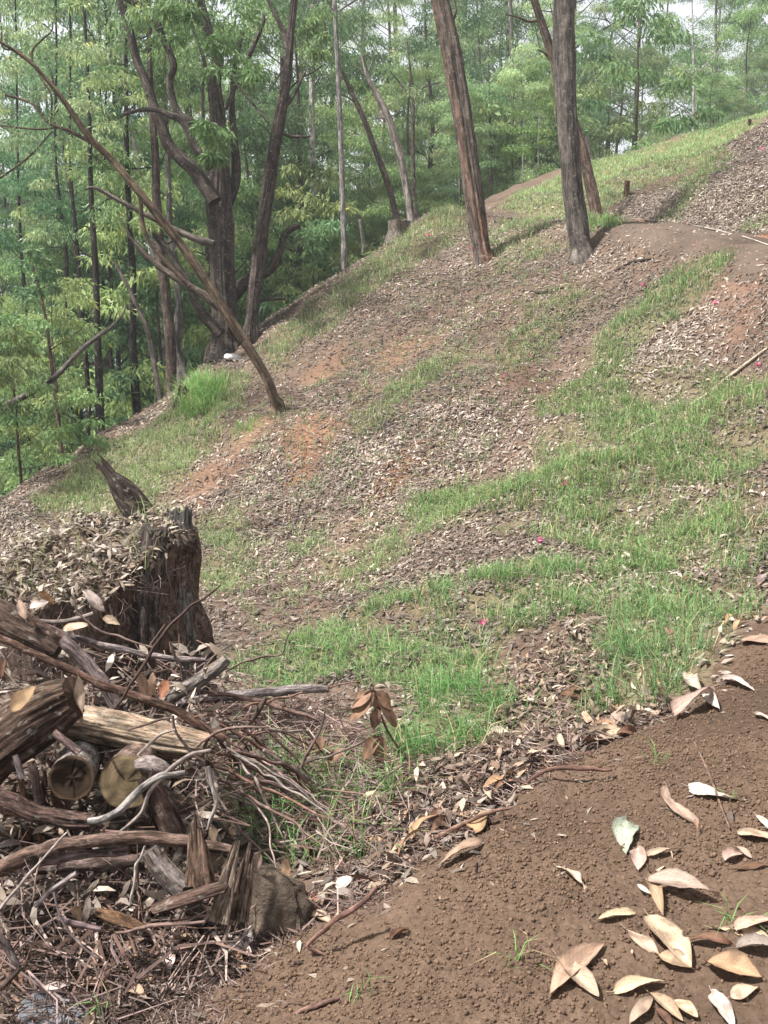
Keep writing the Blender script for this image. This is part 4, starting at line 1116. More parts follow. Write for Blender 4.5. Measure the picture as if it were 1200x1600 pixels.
piece('log', 'sawn log showing its cracked yellowish cut face', [(236, 1180, 72, 3.55), (216, 1200, 78, 3.30), (197, 1222, 84, 3.06)], 3.12, (.16, .10, .075), (.22, .15, .11), 'log', relief=.04, sides=48, ends=(None, (.40, .29, .165)), lump=.04, wf=1.0)
piece('bark_chip', 'rounded pinkish grey wood knob beside the yellow cut face', [(212, 1196, 20), (232, 1194, 34), (258, 1202, 26), (268, 1208, 8)], 3.05, (.30, .235, .21), (.22, .16, .14), 'wood', relief=.05, lump=.2)
piece('branch', 'gnarled dark barked branch crossing under the sawn logs', [(-40, 1228, 38), (10, 1250, 36), (60, 1272, 33), (110, 1282, 32), (148, 1284, 28)], 2.98, (.12, .068, .052), (.17, .10, .08), 'branch', relief=.18, fa=5, fl=.4, lump=.14, sides=24, ends=(None, (.34, .26, .22)))
piece('branch', 'whitish bent branch stub rising from the gnarled dark branch', [(138, 1284, 14), (160, 1280, 14), (184, 1268, 15), (205, 1248, 15), (226, 1228, 15), (252, 1212, 14), (290, 1208, 12)], 2.96, (.40, .36, .33), (.30, .25, .22), 'branch', relief=.05, sides=12)
piece('log', 'short dark brown log stub leaning right below the cut face', [(232, 1222, 40), (252, 1262, 50), (276, 1312, 52)], 3.0, (.075, .045, .035), (.12, .07, .052), 'log', relief=.14, fl=.25, sides=22, jag=(.05, .05))
piece('branch', 'long smooth tan branch curving along the front of the pile', [(-40, 1380, 36), (10, 1352, 34), (50, 1333, 31), (100, 1319, 28), (160, 1312, 26), (220, 1308, 26), (290, 1314, 25), (350, 1326, 20), (372, 1330, 17)], 2.88, (.21, .125, .09), (.26, .16, .12), 'branch', relief=.02, lump=.05, sides=22)
piece('branch', 'straight pinkish stick tucked below the long tan branch', [(50, 1352, 17), (110, 1338, 18), (160, 1332, 18), (202, 1328, 19)], 2.90, (.27, .19, .175), (.20, .13, .115), 'branch', relief=.04, sides=14, ends=(None, (.4, .26, .14)))
piece('branch', 'dark thick stick behind the tucked pinkish stick', [(60, 1356, 26), (140, 1350, 26), (210, 1344, 24), (240, 1340, 20)], 2.97, (.12, .075, .06), (.15, .10, .085), 'branch', relief=.06, sides=16)
piece('log', 'crusty stub with a white flaking broken end', [(232, 1330, 34), (252, 1358, 44), (284, 1392, 44)], 2.82, (.20, .145, .115), (.42, .35, .33), 'log', relief=.20, fa=5, fl=.5, sides=22, ends=(None, (.40, .33, .30)), jag=(0, .04), mix_f=(3, 1))
def splinter_board(name, label, cat, foot, tip, width, n, d, cols, seed):
    """a broken board: side by side splinters of unequal length"""
    q_ = random.Random(seed); mb = MB()
    (fu, fv), (tu, tv) = foot, tip
    lx, ly = tu - fu, tv - fv; ll = math.hypot(lx, ly); nx, ny = -ly / ll, lx / ll
    for k in range(n):
        o = (k + .5) / n - .5
        hgt = (1 - abs(o) * q_.uniform(.3, 1.1)) * q_.uniform(.82, 1.0)
        w = width / n * q_.uniform(1.3, 1.9)
        b_ = (fu + nx * o * width, fv + ny * o * width)
        e_ = (fu + nx * o * width * .55 + lx * hgt, fv + ny * o * width * .55 + ly * hgt)
        m_ = ((b_[0] + e_[0]) / 2 + q_.uniform(-2, 2), (b_[1] + e_[1]) / 2)
        dd = d + q_.uniform(-.012, .012)
        c = np.array(cols[k % len(cols)]) * q_.uniform(.8, 1.15)
        mb.add(*px_tube([(b_[0], b_[1], w, dd), (m_[0], m_[1], w * q_.uniform(.85, 1.1), dd), (e_[0], e_[1], w * q_.uniform(.1, .35), dd)], dd, sides=12, rings=16, relief=.15, fa=2, fl=.3, lump=.15, seed=seed + k, colr=c, flat2=.6))
    return tag(mb.build(name, M['wood'], None), label, cat)
splinter_board('bark_slab', 'tall pointed shard of tan bark standing in the pile', 'bark', (312, 1384), (304, 1266), 48, 7, 2.80, [(.25, .165, .12), (.20, .125, .09)], 71)
splinter_board('wood_splinter', 'upright splintered grey brown wood shard left of the boulder', 'wood', (342, 1442), (380, 1284), 30, 6, 2.72, [(.22, .155, .115), (.27, .205, .16)], 72)
splinter_board('wood_splinter', 'second upright splintered shard touching the boulder', 'wood', (370, 1438), (394, 1304), 34, 6, 2.75, [(.25, .18, .14), (.19, .13, .10)], 73)
piece('bark_slab', 'dark brown flat piece of wood lying below the white crusted stub', [(246, 1418, 40), (290, 1404, 44), (350, 1386, 36)], 2.72, (.11, .062, .045), (.15, .09, .065), 'wood', relief=.12, sides=16, flat=.5, jag=(.03, .03))
piece('wood_chip', 'orange brown grained wood chip in the twigs at lower left', [(150, 1424, 22), (180, 1434, 36), (215, 1446, 26), (228, 1450, 10)], 2.62, (.23, .12, .055), (.15, .08, .045), 'wood', relief=.12, fl=.2, sides=14, flat=.4)
piece('branch', 'smooth grey log stick poking right toward the grass', [(270, 1098, 20), (330, 1090, 20), (400, 1084, 20), (450, 1078, 19), (512, 1077, 14)], 3.85, (.27, .215, .20), (.34, .29, .27), 'branch', relief=.04, sides=14, ends=(None, (.22, .14, .1)), jag=(0, .02))
piece('branch', 'short forked grey branch stub pointing up right', [(256, 1098, 28), (290, 1074, 28), (318, 1058, 27), (340, 1042, 26), (354, 1028, 20)], 3.66, (.33, .28, .25), (.17, .105, .07), 'branch', relief=.06, sides=16, ends=(None, (.4, .36, .33)), mix_f=(.8, .4))
piece('branch', 'peeled pinkish stick stub above the hollow log', [(84, 1144, 14), (104, 1160, 16), (124, 1176, 17)], 2.98, (.30, .18, .16), (.36, .25, .22), 'branch', relief=.03, sides=12, ends=(None, (.22, .11, .08)))
piece('branch', 'pale stick stub dangling under the rotten slab', [(24, 1180, 12), (30, 1200, 13), (35, 1216, 13)], 2.96, (.38, .29, .28), None, 'branch', relief=.03, sides=10)
piece('branch', 'dark vertical stick under the rotten slab', [(48, 1190, 16), (56, 1225, 18), (62, 1262, 16)], 3.06, (.13, .08, .065), None, 'branch', relief=.1, sides=12)
piece('branch', 'purplish twig end at the bottom left edge', [(-20, 1440, 14), (8, 1475, 16), (22, 1500, 14), (30, 1510, 6)], 2.5, (.26, .19, .18), None, 'branch', relief=.04, sides=12)
piece('branch', 'brown stick slanting in at the lower left edge', [(-20, 1560, 14), (10, 1535, 13), (32, 1512, 10)], 2.44, (.16, .10, .08), None, 'branch', relief=.05, sides=12)
# rotten red wood fragments heaped behind the gnarled branch
for i in range(16):
    u, v = 5 + 130 * random.random(), 1205 + 110 * random.random()
    L_ = 18 + 22 * random.random(); an = random.uniform(-.9, .9) + 1.2
    piece('wood_fragment', 'crumbly reddish wood fragment heaped behind the gnarled dark branch', [(u - L_ * math.cos(an), v - L_ * math.sin(an), 7), (u, v, 17 + 9 * random.random()), (u + L_ * math.cos(an), v + L_ * math.sin(an), 6)], 3.14 + .1 * random.random(),
          (.30, .145, .075), (.20, .10, .055), 'wood', 'rotten fragments in the pile', relief=.2, sides=9, lump=.25, rings=7, flat=.6)

# thin sticks: each its own
STK = [
    ([(183, 1102, 4), (212, 1058, 5), (240, 1012, 5), (268, 975, 5), (300, 945, 4), (345, 914, 2.5)], 3.36, (.075, .05, .04), 'dark thin twig arching up in front of the stump'),
    ([(268, 1008, 3), (282, 1040, 4), (285, 1062, 4)], 3.5, (.09, .06, .05), 'short dark twig hanging by the grey stick'),
    ([(118, 955, 4), (150, 982, 4), (200, 1000, 4), (238, 1012, 2)], 3.7, (.16, .11, .095), 'thin purplish twig behind the long pinkish stick'),
    ([(40, 968, 7), (90, 972, 8), (130, 964, 7), (146, 958, 5)], 3.75, (.23, .19, .17), 'grey stick lying under pale leaves by the stump'),
    ([(272, 1122, 3), (252, 1124, 4), (222, 1134, 4), (200, 1140, 2)], 3.18, (.16, .11, .09), 'thin dark twig lying on the pale split log'),
    ([(270, 1118, 5), (273, 1140, 5), (285, 1158, 5), (303, 1180, 5), (320, 1190, 4)], 3.14, (.11, .08, .07), 'knobbly dark twig at the end of the pale split log'),
    ([(274, 1140, 4), (250, 1148, 5), (228, 1168, 5), (205, 1190, 5), (183, 1202, 4)], 3.10, (.28, .23, .2), 'thin light stick crossing below the pale split log'),
    ([(330, 1172, 5), (300, 1178, 6), (278, 1192, 7), (250, 1218, 7), (232, 1240, 7), (222, 1268, 6), (200, 1290, 5), (178, 1306, 3)], 2.96, (.24, .195, .175), 'long curved grey twig looping down past the cut log'),
    ([(325, 1198, 6), (332, 1228, 7), (338, 1255, 7), (330, 1278, 6), (324, 1296, 4)], 2.94, (.27, .235, .215), 'pale drooping twig above the tall bark shard'),
    ([(420, 1136, 4), (350, 1140, 5), (320, 1156, 5), (306, 1168, 4)], 3.3, (.19, .13, .11), 'curved reddish twig right of the pale split log'),
    ([(300, 1080, 6), (370, 1088, 7), (430, 1104, 7), (494, 1124, 6)], 3.7, (.17, .11, .09), 'straight brown stick slanting under the grey log stick'),
    ([(380, 1140, 6), (398, 1120, 7), (416, 1090, 8)], 3.55, (.10, .07, .055), 'upright dark stub beside the grey log stick'),
    ([(352, 1050, 3), (378, 1035, 3.5), (410, 1026, 4), (440, 1022, 3), (458, 980, 2)], 4.2, (.12, .085, .07), 'fine dark twig reaching over the grass'),
    ([(300, 1050, 3), (335, 1025, 3), (365, 1005, 2)], 4.0, (.12, .09, .075), 'fine straight twig behind the forked stub'),
    ([(470, 1200, 5), (490, 1160, 5), (505, 1125, 4), (508, 1110, 2)], 3.6, (.14, .10, .08), 'thin upright twig in the brush pile'),
    ([(475, 1193, 4), (530, 1175, 4), (572, 1156, 2.5)], 3.7, (.17, .13, .11), 'slanting twig right of the brush pile'),
    ([(540, 1510, 6), (480, 1478, 6), (520, 1440, 8), (560, 1415, 9), (590, 1385, 7)], 2.62, (.17, .095, .075), 'reddish crooked twig along the soil edge'),
    ([(440, 1600, 6), (470, 1580, 8), (510, 1565, 8), (530, 1560, 5)], 2.42, (.15, .09, .07), 'brown root like stick in the soil at the bottom'),
    ([(0, 1420, 5), (30, 1385, 5), (60, 1350, 4), (90, 1316, 4), (105, 1300, 2)], 2.72, (.36, .30, .27), 'long pale twig in front of the tan branch'),
    ([(64, 1340, 3), (56, 1370, 3), (54, 1395, 3), (50, 1410, 2)], 2.72, (.32, .25, .2), 'short pale twig hanging from the tan branch'),
    ([(226, 1322, 3), (212, 1352, 4), (205, 1400, 4), (204, 1412, 3)], 2.70, (.40, .35, .31), 'pale straight twig left of the crusty stub'),
    ([(84, 1394, 3), (90, 1420, 4), (110, 1460, 4), (135, 1485, 4), (152, 1496, 3)], 2.58, (.22, .18, .17), 'grey curved twig in the lower brush'),
    ([(55, 1416, 8), (80, 1390, 9), (120, 1364, 8)], 2.74, (.24, .20, .19), 'grey stick in the lower brush'),
    ([(88, 1434, 8), (130, 1446, 9), (158, 1452, 8)], 2.60, (.17, .12, .12), 'purplish stick lying in the lower brush'),
    ([(180, 1458, 5), (220, 1450, 6), (260, 1444, 6), (320, 1440, 4)], 2.6, (.18, .12, .10), 'thin reddish stick under the wood chip'),
    ([(560, 1400, 5), (640, 1340, 7), (700, 1300, 8), (770, 1268, 6), (800, 1262, 4)], 3.2, (.16, .095, .07), 'long brown twig along the upper soil edge'),
    ([(800, 1240, 5), (850, 1205, 6), (890, 1200, 7), (956, 1202, 6)], 3.45, (.15, .085, .065), 'brown twig half buried at the soil edge'),
    ([(742, 1390, 5), (744, 1365, 5), (746, 1348, 4)], 2.9, (.05, .035, .03), 'short dark upright twig in the soil'),
    ([(1085, 1165, 3), (1108, 1215, 4), (1124, 1260, 4), (1140, 1300, 3)], None, (.17, .11, .08), 'thin straight twig lying across two pale leaves on the soil'),
    ([(1200, 545, 5), (1140, 590, 6), (1080, 635, 6), (1010, 670, 5), (930, 712, 4)], None, (.40, .34, .25), 'long pale dry stalk lying across the right grass'),
    ([(1078, 640, 4), (1055, 665, 4), (1054, 690, 4), (1060, 712, 3)], None, (.42, .37, .30), 'curled pale root in the right grass'),
    ([(1096, 686, 4), (1078, 694, 5), (1056, 700, 5)], None, (.13, .09, .07), 'dark stick touching the curled pale root'),
    ([(894, 760, 4), (898, 748, 4), (910, 738, 4), (925, 728, 3)], None, (.45, .38, .30), 'short pale hooked stalk beside a pink marker'),
    ([(640, 740, 5), (668, 705, 6), (690, 690, 4)], None, (.12, .08, .06), 'dark stick beside the bare soil scrape'),
    ([(880, 450, 4), (850, 458, 6), (830, 455, 5)], None, (.10, .07, .055), 'dark root below the straight grey trunk'),
    ([(1020, 405, 4), (985, 412, 5), (960, 425, 4)], None, (.07, .05, .04), 'dark root in the fill slope of the path'),
]
for i, (pts, d, c, lab) in enumerate(STK):
    mb = MB()
    if d is None:
        P = []; R = []
        for u, v, w in pts:
            g = ground(u, v); P.append(g + (0, 0, .012)); R.append(w * .5 / FPX * depth_of(g))
        mb.add(*tube(np.array(P), np.array(R), 7, 18, .05, lump=.1, seed=i, colr=c))
    else:
        kp = kink(pts, 2.2, i)
        mb.add(*px_tube(kp, d, sides=8, rings=len(kp) * 4, relief=.05, lump=.12, seed=i, colr=c))
    tag(mb.build('twig', M['stick'], None), lab, 'twig')
# the bundle of long thin sticks sliding down to the right of the pile
for i in range(34):
    t = i / 34
    u0, v0 = 285 + 130 * random.random(), 1105 + 130 * random.random()
    L_ = 90 + 180 * random.random(); an = math.radians(random.gauss(30, 14))
    bend = random.uniform(-26, 26)
    u1, v1 = u0 + L_ * math.cos(an), v0 + L_ * math.sin(an)
    d0 = 3.45 + .25 * random.random()
    g = ground(min(u1, 600), v1); d1 = min(float(depth_of(g)) - .03, 4.2)
    w = random.uniform(3, 7)
    c = random.choice([(.25, .17, .15), (.30, .23, .20), (.19, .12, .10), (.33, .28, .25), (.23, .13, .10)])
    mb = MB()
    kp = kink([(u0, v0, w, d0), ((u0 + u1) / 2 + bend * .5, (v0 + v1) / 2 - abs(bend), w * .85, (d0 + d1) / 2), (u1, v1, w * .4, d1)], 3.0, 700 + i)
    mb.add(*px_tube(kp, 0, sides=7, rings=len(kp) * 3, lump=.15, seed=i, colr=c))
    tag(mb.build('stick', M['stick'], None), 'long thin stick in the bundle sliding right of the log pile', 'stick', 'bundle of thin sticks beside the pile')

# string along the inner edge of the far path
P = [ground(u, v) + np.array([0, 0, .03]) for u, v in [(1205, 388), (1165, 374), (1130, 365), (1090, 356), (1050, 349), (1010, 346), (985, 344)]]
mb = MB(); mb.add(*tube(P, [.006] * len(P), 6, 40, 0, colr=(.5, .45, .39)))
tag(mb.build('string', M['twig'], None), 'pale string line along the inner edge of the far path', 'string')

# pink markers
for i, (u, v, s, lab) in enumerate([
        (843, 850, 13, 'pink ribbon marker in the middle of the grass slope'), (885, 758, 10, 'pink ribbon marker beside the pale hooked stalk'), (757, 977, 12, 'pink ribbon marker in grass above the dark hollow'),
        (1043, 992, 12, 'pink ribbon marker by the large right grass tuft'), (830, 558, 8, 'pink ribbon marker in the dark scrape on the upper slope'), (1003, 449, 8, 'pink ribbon marker near the upper grass strip'),
        (1116, 476, 8, 'pink ribbon marker at the right end of the upper grass strip'), (1185, 574, 9, 'pink ribbon marker at the right edge of the grass'), (1190, 236, 8, 'red pink marker high on the right leaf bank'),
        (737, 390, 7, 'pink ribbon marker at the foot of the reddish trunk'), (668, 370, 8, 'pink ribbon marker on the crest right of the sawn stump'), (790, 590, 7, 'faint red marker below the dark scrape')]):
    g = ground(u, v); r = s * .5 / FPX * float(depth_of(g))
    mb = MB(); q = np.random.default_rng(900 + i)
    for k in range(6):
        a = q.normal(size=3); a[2] = abs(a[2]) + .4; a /= np.linalg.norm(a)
        b = np.cross(a, q.normal(size=3)); b /= np.linalg.norm(b); c = np.cross(a, b)
        base = g + np.array([0, 0, .25 * r])
        rows = []
        for t in np.linspace(0, 1, 5):
            cen = base + a * r * 1.6 * t + c * r * .5 * math.sin(t * 4 + k)
            rows += [cen - b * r * .32 * (1 - .3 * t), cen + b * r * .32 * (1 - .3 * t)]
        f = [[2 * j, 2 * j + 1, 2 * j + 3, 2 * j + 2] for j in range(4)]
        mb.add(rows, f, None, np.array([.80, .17, .34]) * q.uniform(.7, 1.1))
    mb.add(*tube([g - (0, 0, .03), g + (0, 0, r * .9)], [r * .09, r * .07], 6, 4, colr=(.3, .28, .26)))
    tag(mb.build('pink_marker', M['pink'], None), lab, 'marker')

# ---------------------------------------------------------------- fallen leaves
CREAM, TAN, PINKT, BROWN, GREYL, SAGE, ORNG, WHITE = (.47, .35, .25), (.36, .25, .17), (.43, .315, .24), (.15, .08, .05), (.25, .205, .185), (.28, .315, .255), (.40, .25, .14), (.58, .48, .40)

def slope_normal(x, y, e=.12):
    x = np.asarray(x, float).ravel(); y = np.asarray(y, float).ravel()
    dx = (H(x + e, y, False) - H(x - e, y, False)) / (2 * e)
    dy = (H(x, y + e, False) - H(x, y - e, False)) / (2 * e)
    n = np.column_stack([-dx, -dy, np.ones_like(dx)])
    return n / np.linalg.norm(n, axis=1)[:, None]

def leaf_surface(L, wd, colr, seed, sickle=0.0, arch=.08, cup=.3, twist=0.0, rows=18, cols=7, petiole=True, blunt=.8):
    """a leaf lying along +x, its face up +z"""
    q = np.random.default_rng(seed)
    t = np.linspace(0, 1, rows); s = np.linspace(-1, 1, cols)
    T, S = np.meshgrid(t, s, indexing='ij')
    prof = np.sin(math.pi * np.clip(T, .0, 1) ** blunt) ** .85
    prof = np.maximum(prof, .02)
    prof *= 1 + .05 * np.sin(T * 11 + seed) * np.sign(S) * (np.abs(S) > .9)
    for _b in range(q.integers(0, 3)):
        tb, sg_ = q.uniform(.15, .9), q.choice([-1, 1])
        prof = prof * (1 - q.uniform(.1, .3) * np.exp(-((T - tb) / .05) ** 2) * (S * sg_ > .4))
    X = T * L
    Y = S * wd * .5 * prof + sickle * L * np.sin(math.pi * T)
    Z = arch * L * np.sin(math.pi * T) + cup * wd * .5 * prof * S ** 2 + .05 * L * np.sin(5 * T + q.random() * 6) * S + .02 * L * q.normal(size=T.shape) * .3
    tw = twist * (T - .3)
    Yc = sickle * L * np.sin(math.pi * T)
    dy, dz = Y - Yc, Z - arch * L * np.sin(math.pi * T)
    Y = Yc + dy * np.cos(tw) - dz * np.sin(tw)
    Z = arch * L * np.sin(math.pi * T) + dy * np.sin(tw) + dz * np.cos(tw)
    V = np.stack([X, Y, Z], -1).reshape(-1, 3)
    i = np.arange(rows - 1)[:, None] * cols; j = np.arange(cols - 1)[None]
    Q = np.stack([i + j, i + cols + j, i + cols + j + 1, i + j + 1], -1).reshape(-1, 4)
    c = np.tile(np.array(colr), (rows * cols, 1))
    mid = (np.abs(S) < .05).ravel()[:, None]
    c = np.where(mid, c * 1.18, c)
    blot = vnoise(T * 4 + seed, S * 1.5 + 3, 0, seed).ravel()[:, None]
    c = c * (1 - .45 * sstep(.5, .8, blot)) 
    edge = (np.abs(S) > .9).ravel()[:, None]
    c = np.where(edge, c * .9, c)
    mb = MB(); mb.add(V, Q, None, c, np.stack([T, S, np.full(T.shape, seed * 3.7)], -1).reshape(-1, 3))
    if petiole:
        mb.add(*tube([(-.13 * L, .01 * L, .02 * L), (-.05 * L, 0, .01 * L), (.03 * L, 0, 0)], [.0012, .0013, .0012], 5, 5, colr=np.array(colr) * .7))
    return mb

def frame(x_axis, n):
    x = np.asarray(x_axis, float); x = x / np.linalg.norm(x)
    y = np.cross(n, x); y /= np.linalg.norm(y)
    z = np.cross(x, y)
    return np.column_stack([x, y, z])

HERO = [  # base px, tip px, width px, colour, label, options
    ((1042, 1231), (1092, 1288), 17, CREAM, 'sickle shaped cream leaf curving left on the soil', dict(sickle=-.16)),
    ((1076, 1232), (1166, 1254), 24, WHITE, 'broad whitish curved leaf on the soil crossed by a thin twig', dict(sickle=-.12)),
    ((978, 1283), (979, 1338), 42, SAGE, 'broad sage green leaf lying on the soil', dict(blunt=.62, cup=.1)),
    ((997, 1326), (998, 1364), 26, PINKT, 'small pinkish leaf touching the sage green leaf', dict()),
    ((1009, 1340), (1066, 1331), 9, PINKT, 'narrow pinkish leaf seen edge on beside the sage green leaf', dict(lift=.006)),
    ((1013, 1364), (1037, 1434), 20, TAN, 'slim tan leaf under the long raised leaf', dict()),
    ((1006, 1385), (1125, 1412), 25, PINKT, 'long pinkish leaf raised over a brown bark chip', dict(lift=.018, arch=.1)),
    ((934, 1442), (993, 1430), 16, CREAM, 'single boat shaped cream leaf left of the large tan leaf', dict(cup=.5)),
    ((1013, 1440), (1081, 1518), 50, CREAM, 'large broad tan leaf with a dark blotch in the leaf cluster', dict(lift=.014, cup=.25, blunt=.75)),
    ((976, 1454), (1031, 1496), 22, PINKT, 'wavy pinkish leaf under the left of the large tan leaf', dict(twist=.6)),
    ((1028, 1495), (1086, 1520), 22, TAN, 'tan leaf half hidden under the large tan leaf', dict()),
    ((1112, 1454), (1205, 1470), 20, CREAM, 'long cream leaf below the grass sprig', dict()),
    ((1146, 1456), (1222, 1442), 24, CREAM, 'cream leaf at the right edge crossing another', dict(lift=.01)),
    ((1073, 1476), (1146, 1480), 15, BROWN, 'dark brown curled leaf arching off the soil', dict(arch=.16, twist=1.2)),
    ((1150, 1486), (1212, 1480), 26, GREYL, 'grey withered leaf at the right edge', dict(cup=.6)),
    ((1102, 1512), (1190, 1536), 36, ORNG, 'broad orange tan leaf low at the right', dict(cup=.5, lift=.012)),
    ((1142, 1562), (1188, 1546), 30, PINKT, 'oval pinkish leaf under the orange tan leaf', dict(blunt=.7)),
    ((958, 1554), (1043, 1538), 20, CREAM, 'pale leaf with a dark rim near the bottom', dict(cup=.5)),
    ((860, 1562), (946, 1478), 32, TAN, 'long brownish tan leaf of a crossed pair', dict(sickle=.05)),
    ((870, 1502), (936, 1567), 30, CREAM, 'cream leaf lying over the brownish tan leaf', dict(lift=.015)),
    ((985, 1605), (1021, 1562), 20, PINKT, 'pinkish leaf in the bottom heap pointing up right', dict()),
    ((1012, 1553), (1068, 1600), 18, TAN, 'narrow tan leaf in the bottom heap', dict(cup=.6)),
    ((1024, 1580), (1052, 1612), 16, BROWN, 'brown leaf in the bottom heap', dict(cup=.7)),
    ((1052, 1570), (1091, 1597), 26, CREAM, 'short speckled cream leaf in the bottom heap', dict(lift=.01)),
    ((1112, 1553), (1148, 1612), 30, WHITE, 'whitish leaf with dark flecks at the bottom edge', dict()),
    ((1152, 1304), (1212, 1314), 26, PINKT, 'brownish pink leaf entering from the right edge', dict()),
    ((1182, 1277), (1212, 1303), 15, WHITE, 'slim white leaf entering from the right edge', dict()),
    ((1132, 1348), (1160, 1333), 18, PINKT, 'tiny crumpled pink leaf on the soil', dict(twist=1.5, cup=.8)),
    ((870, 1358), (916, 1392), 11, CREAM, 'twisted narrow cream leaf alone on the soil', dict(twist=3.0, sickle=.1)),
    ((1149, 1362), (1205, 1353), 9, BROWN, 'thin brown leaf near the right edge', dict()),
    ((1130, 1064), (1180, 1082), 17, WHITE, 'bright white leaf on top of the soil edge at right', dict(lift=.01)),
    ((1052, 1128), (1118, 1088), 34, PINKT, 'large pinkish brown leaf propped in the edge heap', dict(lift=.03, cup=.5)),
    ((1078, 1064), (1104, 1090), 24, WHITE, 'white pink curled leaf on the edge heap', dict(lift=.04, twist=.8)),
    ((1103, 1090), (1127, 1116), 17, WHITE, 'small white leaf at the right of the edge heap', dict(lift=.015)),
    ((1180, 1118), (1212, 1132), 14, WHITE, 'white leaf tip at the right edge of the soil', dict()),
    ((1160, 1004), (1210, 1006), 24, TAN, 'tan leaf above the soil at the right edge', dict(lift=.01)),
    ((1184, 916), (1202, 896), 12, GREYL, 'grey green leaf at the right edge of the grass', dict(lift=.01)),
    ((742, 1310), (756, 1278), 32, ORNG, 'upright golden leaf at the soil edge', dict(lift=.02, blunt=.65)),
    ((690, 1358), (757, 1318), 18, TAN, 'tan leaf lying on the long brown twig', dict(lift=.01)),
    ((905, 1170), (990, 1142), 22, PINKT, 'pinkish leaf at the soil edge below the grass tuft', dict(lift=.01, twist=.4)),
    ((930, 1160), (965, 1135), 16, CREAM, 'cream leaf crossing the pinkish one at the soil edge', dict(lift=.02)),
    ((800, 1092), (842, 1102), 13, WHITE, 'white leaf in the dark hollow below the grass', dict(lift=.01)),
    ((838, 1062), (858, 1086), 12, CREAM, 'cream leaf pointing up from the dark hollow', dict(lift=.02)),
    ((764, 1148), (815, 1158), 14, WHITE, 'white leaf left of the leaf heap in the hollow', dict()),
    ((340, 1480), (396, 1506), 30, WHITE, 'bright cream leaf at the end of the brush near the bottom', dict(lift=.02, cup=.4)),
    ((262, 1495), (270, 1545), 22, WHITE, 'folded white leaf standing in the lower brush', dict(lift=.03, twist=1.0)),
    ((258, 1546), (306, 1562), 18, WHITE, 'white leaf lying on the soil at lower left', dict()),
    ((122, 1552), (177, 1556), 34, TAN, 'broad tan leaf above the flat grey stone', dict(lift=.02, blunt=.65)),
    ((138, 1580), (182, 1590), 34, TAN, 'second broad tan leaf right of the flat grey stone', dict(blunt=.65)),
    ((60, 1580), (112, 1568), 30, WHITE, 'pale leaf lying on the flat grey stone', dict(lift=.045)),
    ((448, 1436), (456, 1370), 16, ORNG, 'upright golden leaf beside the boulder', dict(lift=.05)),
    ((402, 1456), (408, 1418), 11, CREAM, 'left of two slim upright cream leaves below the boulder', dict(lift=.04)),
    ((414, 1456), (424, 1414), 10, CREAM, 'right of two slim upright cream leaves below the boulder', dict(lift=.04)),
    ((530, 1402), (562, 1372), 20, WHITE, 'white leaf striped by shadow right of the boulder', dict(lift=.02)),
    ((468, 1408), (514, 1414), 12, (.30, .08, .05), 'red brown narrow leaf right of the boulder', dict()),
    ((484, 1436), (518, 1442), 26, PINKT, 'oval pinkish leaf below the red brown leaf', dict(blunt=.7)),
    ((610, 1470), (640, 1456), 12, BROWN, 'small dark curled leaf on the soil', dict(cup=.8)),
]
PILE_LEAVES = [
    ((40, 968), (26, 934), 14, PINKT, 3.55, 'pink leaf standing at the foot of the old stump', {}), ((46, 950), (76, 940), 14, WHITE, 3.55, 'white curled leaf at the foot of the old stump', dict(twist=1.2)),
    ((98, 984), (138, 976), 15, CREAM, 3.62, 'cream leaf lying across the grey stick by the stump', {}), ((130, 922), (164, 956), 16, WHITE, 3.9, 'white twisted leaf hanging in front of the stump', dict(twist=2.0)),
    ((122, 1056), (128, 1132), 18, CREAM, 3.15, 'cream leaf hanging over the end of the pale log', dict(twist=1.0)), ((18, 1112), (56, 1072), 24, ORNG, 3.05, 'orange cream leaf on the rotten slab', dict(twist=.8)),
    ((216, 1048), (228, 1092), 17, TAN, 3.5, 'tan leaf upright behind the reddish branch', {}), ((262, 1062), (250, 1094), 18, (.42, .2, .13), 3.5, 'reddish leaf upright behind the reddish branch', {}),
    ((240, 1050), (236, 1090), 14, TAN, 3.52, 'narrow tan leaf between two others behind the branch', {}), ((10, 1030), (0, 1060), 16, BROWN, 3.4, 'brown leaf at the left edge above the rotten slab', {}),
    ((60, 925), (84, 945), 20, (.26, .14, .07), 3.9, 'brown leaf tucked under the stump roots', {}), ((160, 965), (190, 978), 14, CREAM, 3.9, 'cream leaf at the stump foot', {}),
    ((112, 1416), (128, 1440), 16, TAN, 2.62, 'tan leaf among sticks in the lower brush', {}), ((140, 1400), (134, 1440), 14, GREYL, 2.6, 'greyish leaf among sticks in the lower brush', dict(twist=1.0)),
    ((405, 1332), (400, 1358), 20, (.40, .30, .23), 2.78, 'small tan leaf between the shard and the boulder', {}), ((330, 1292), (336, 1316), 16, CREAM, 2.82, 'pale leaf right of the tall bark shard', {}),
]
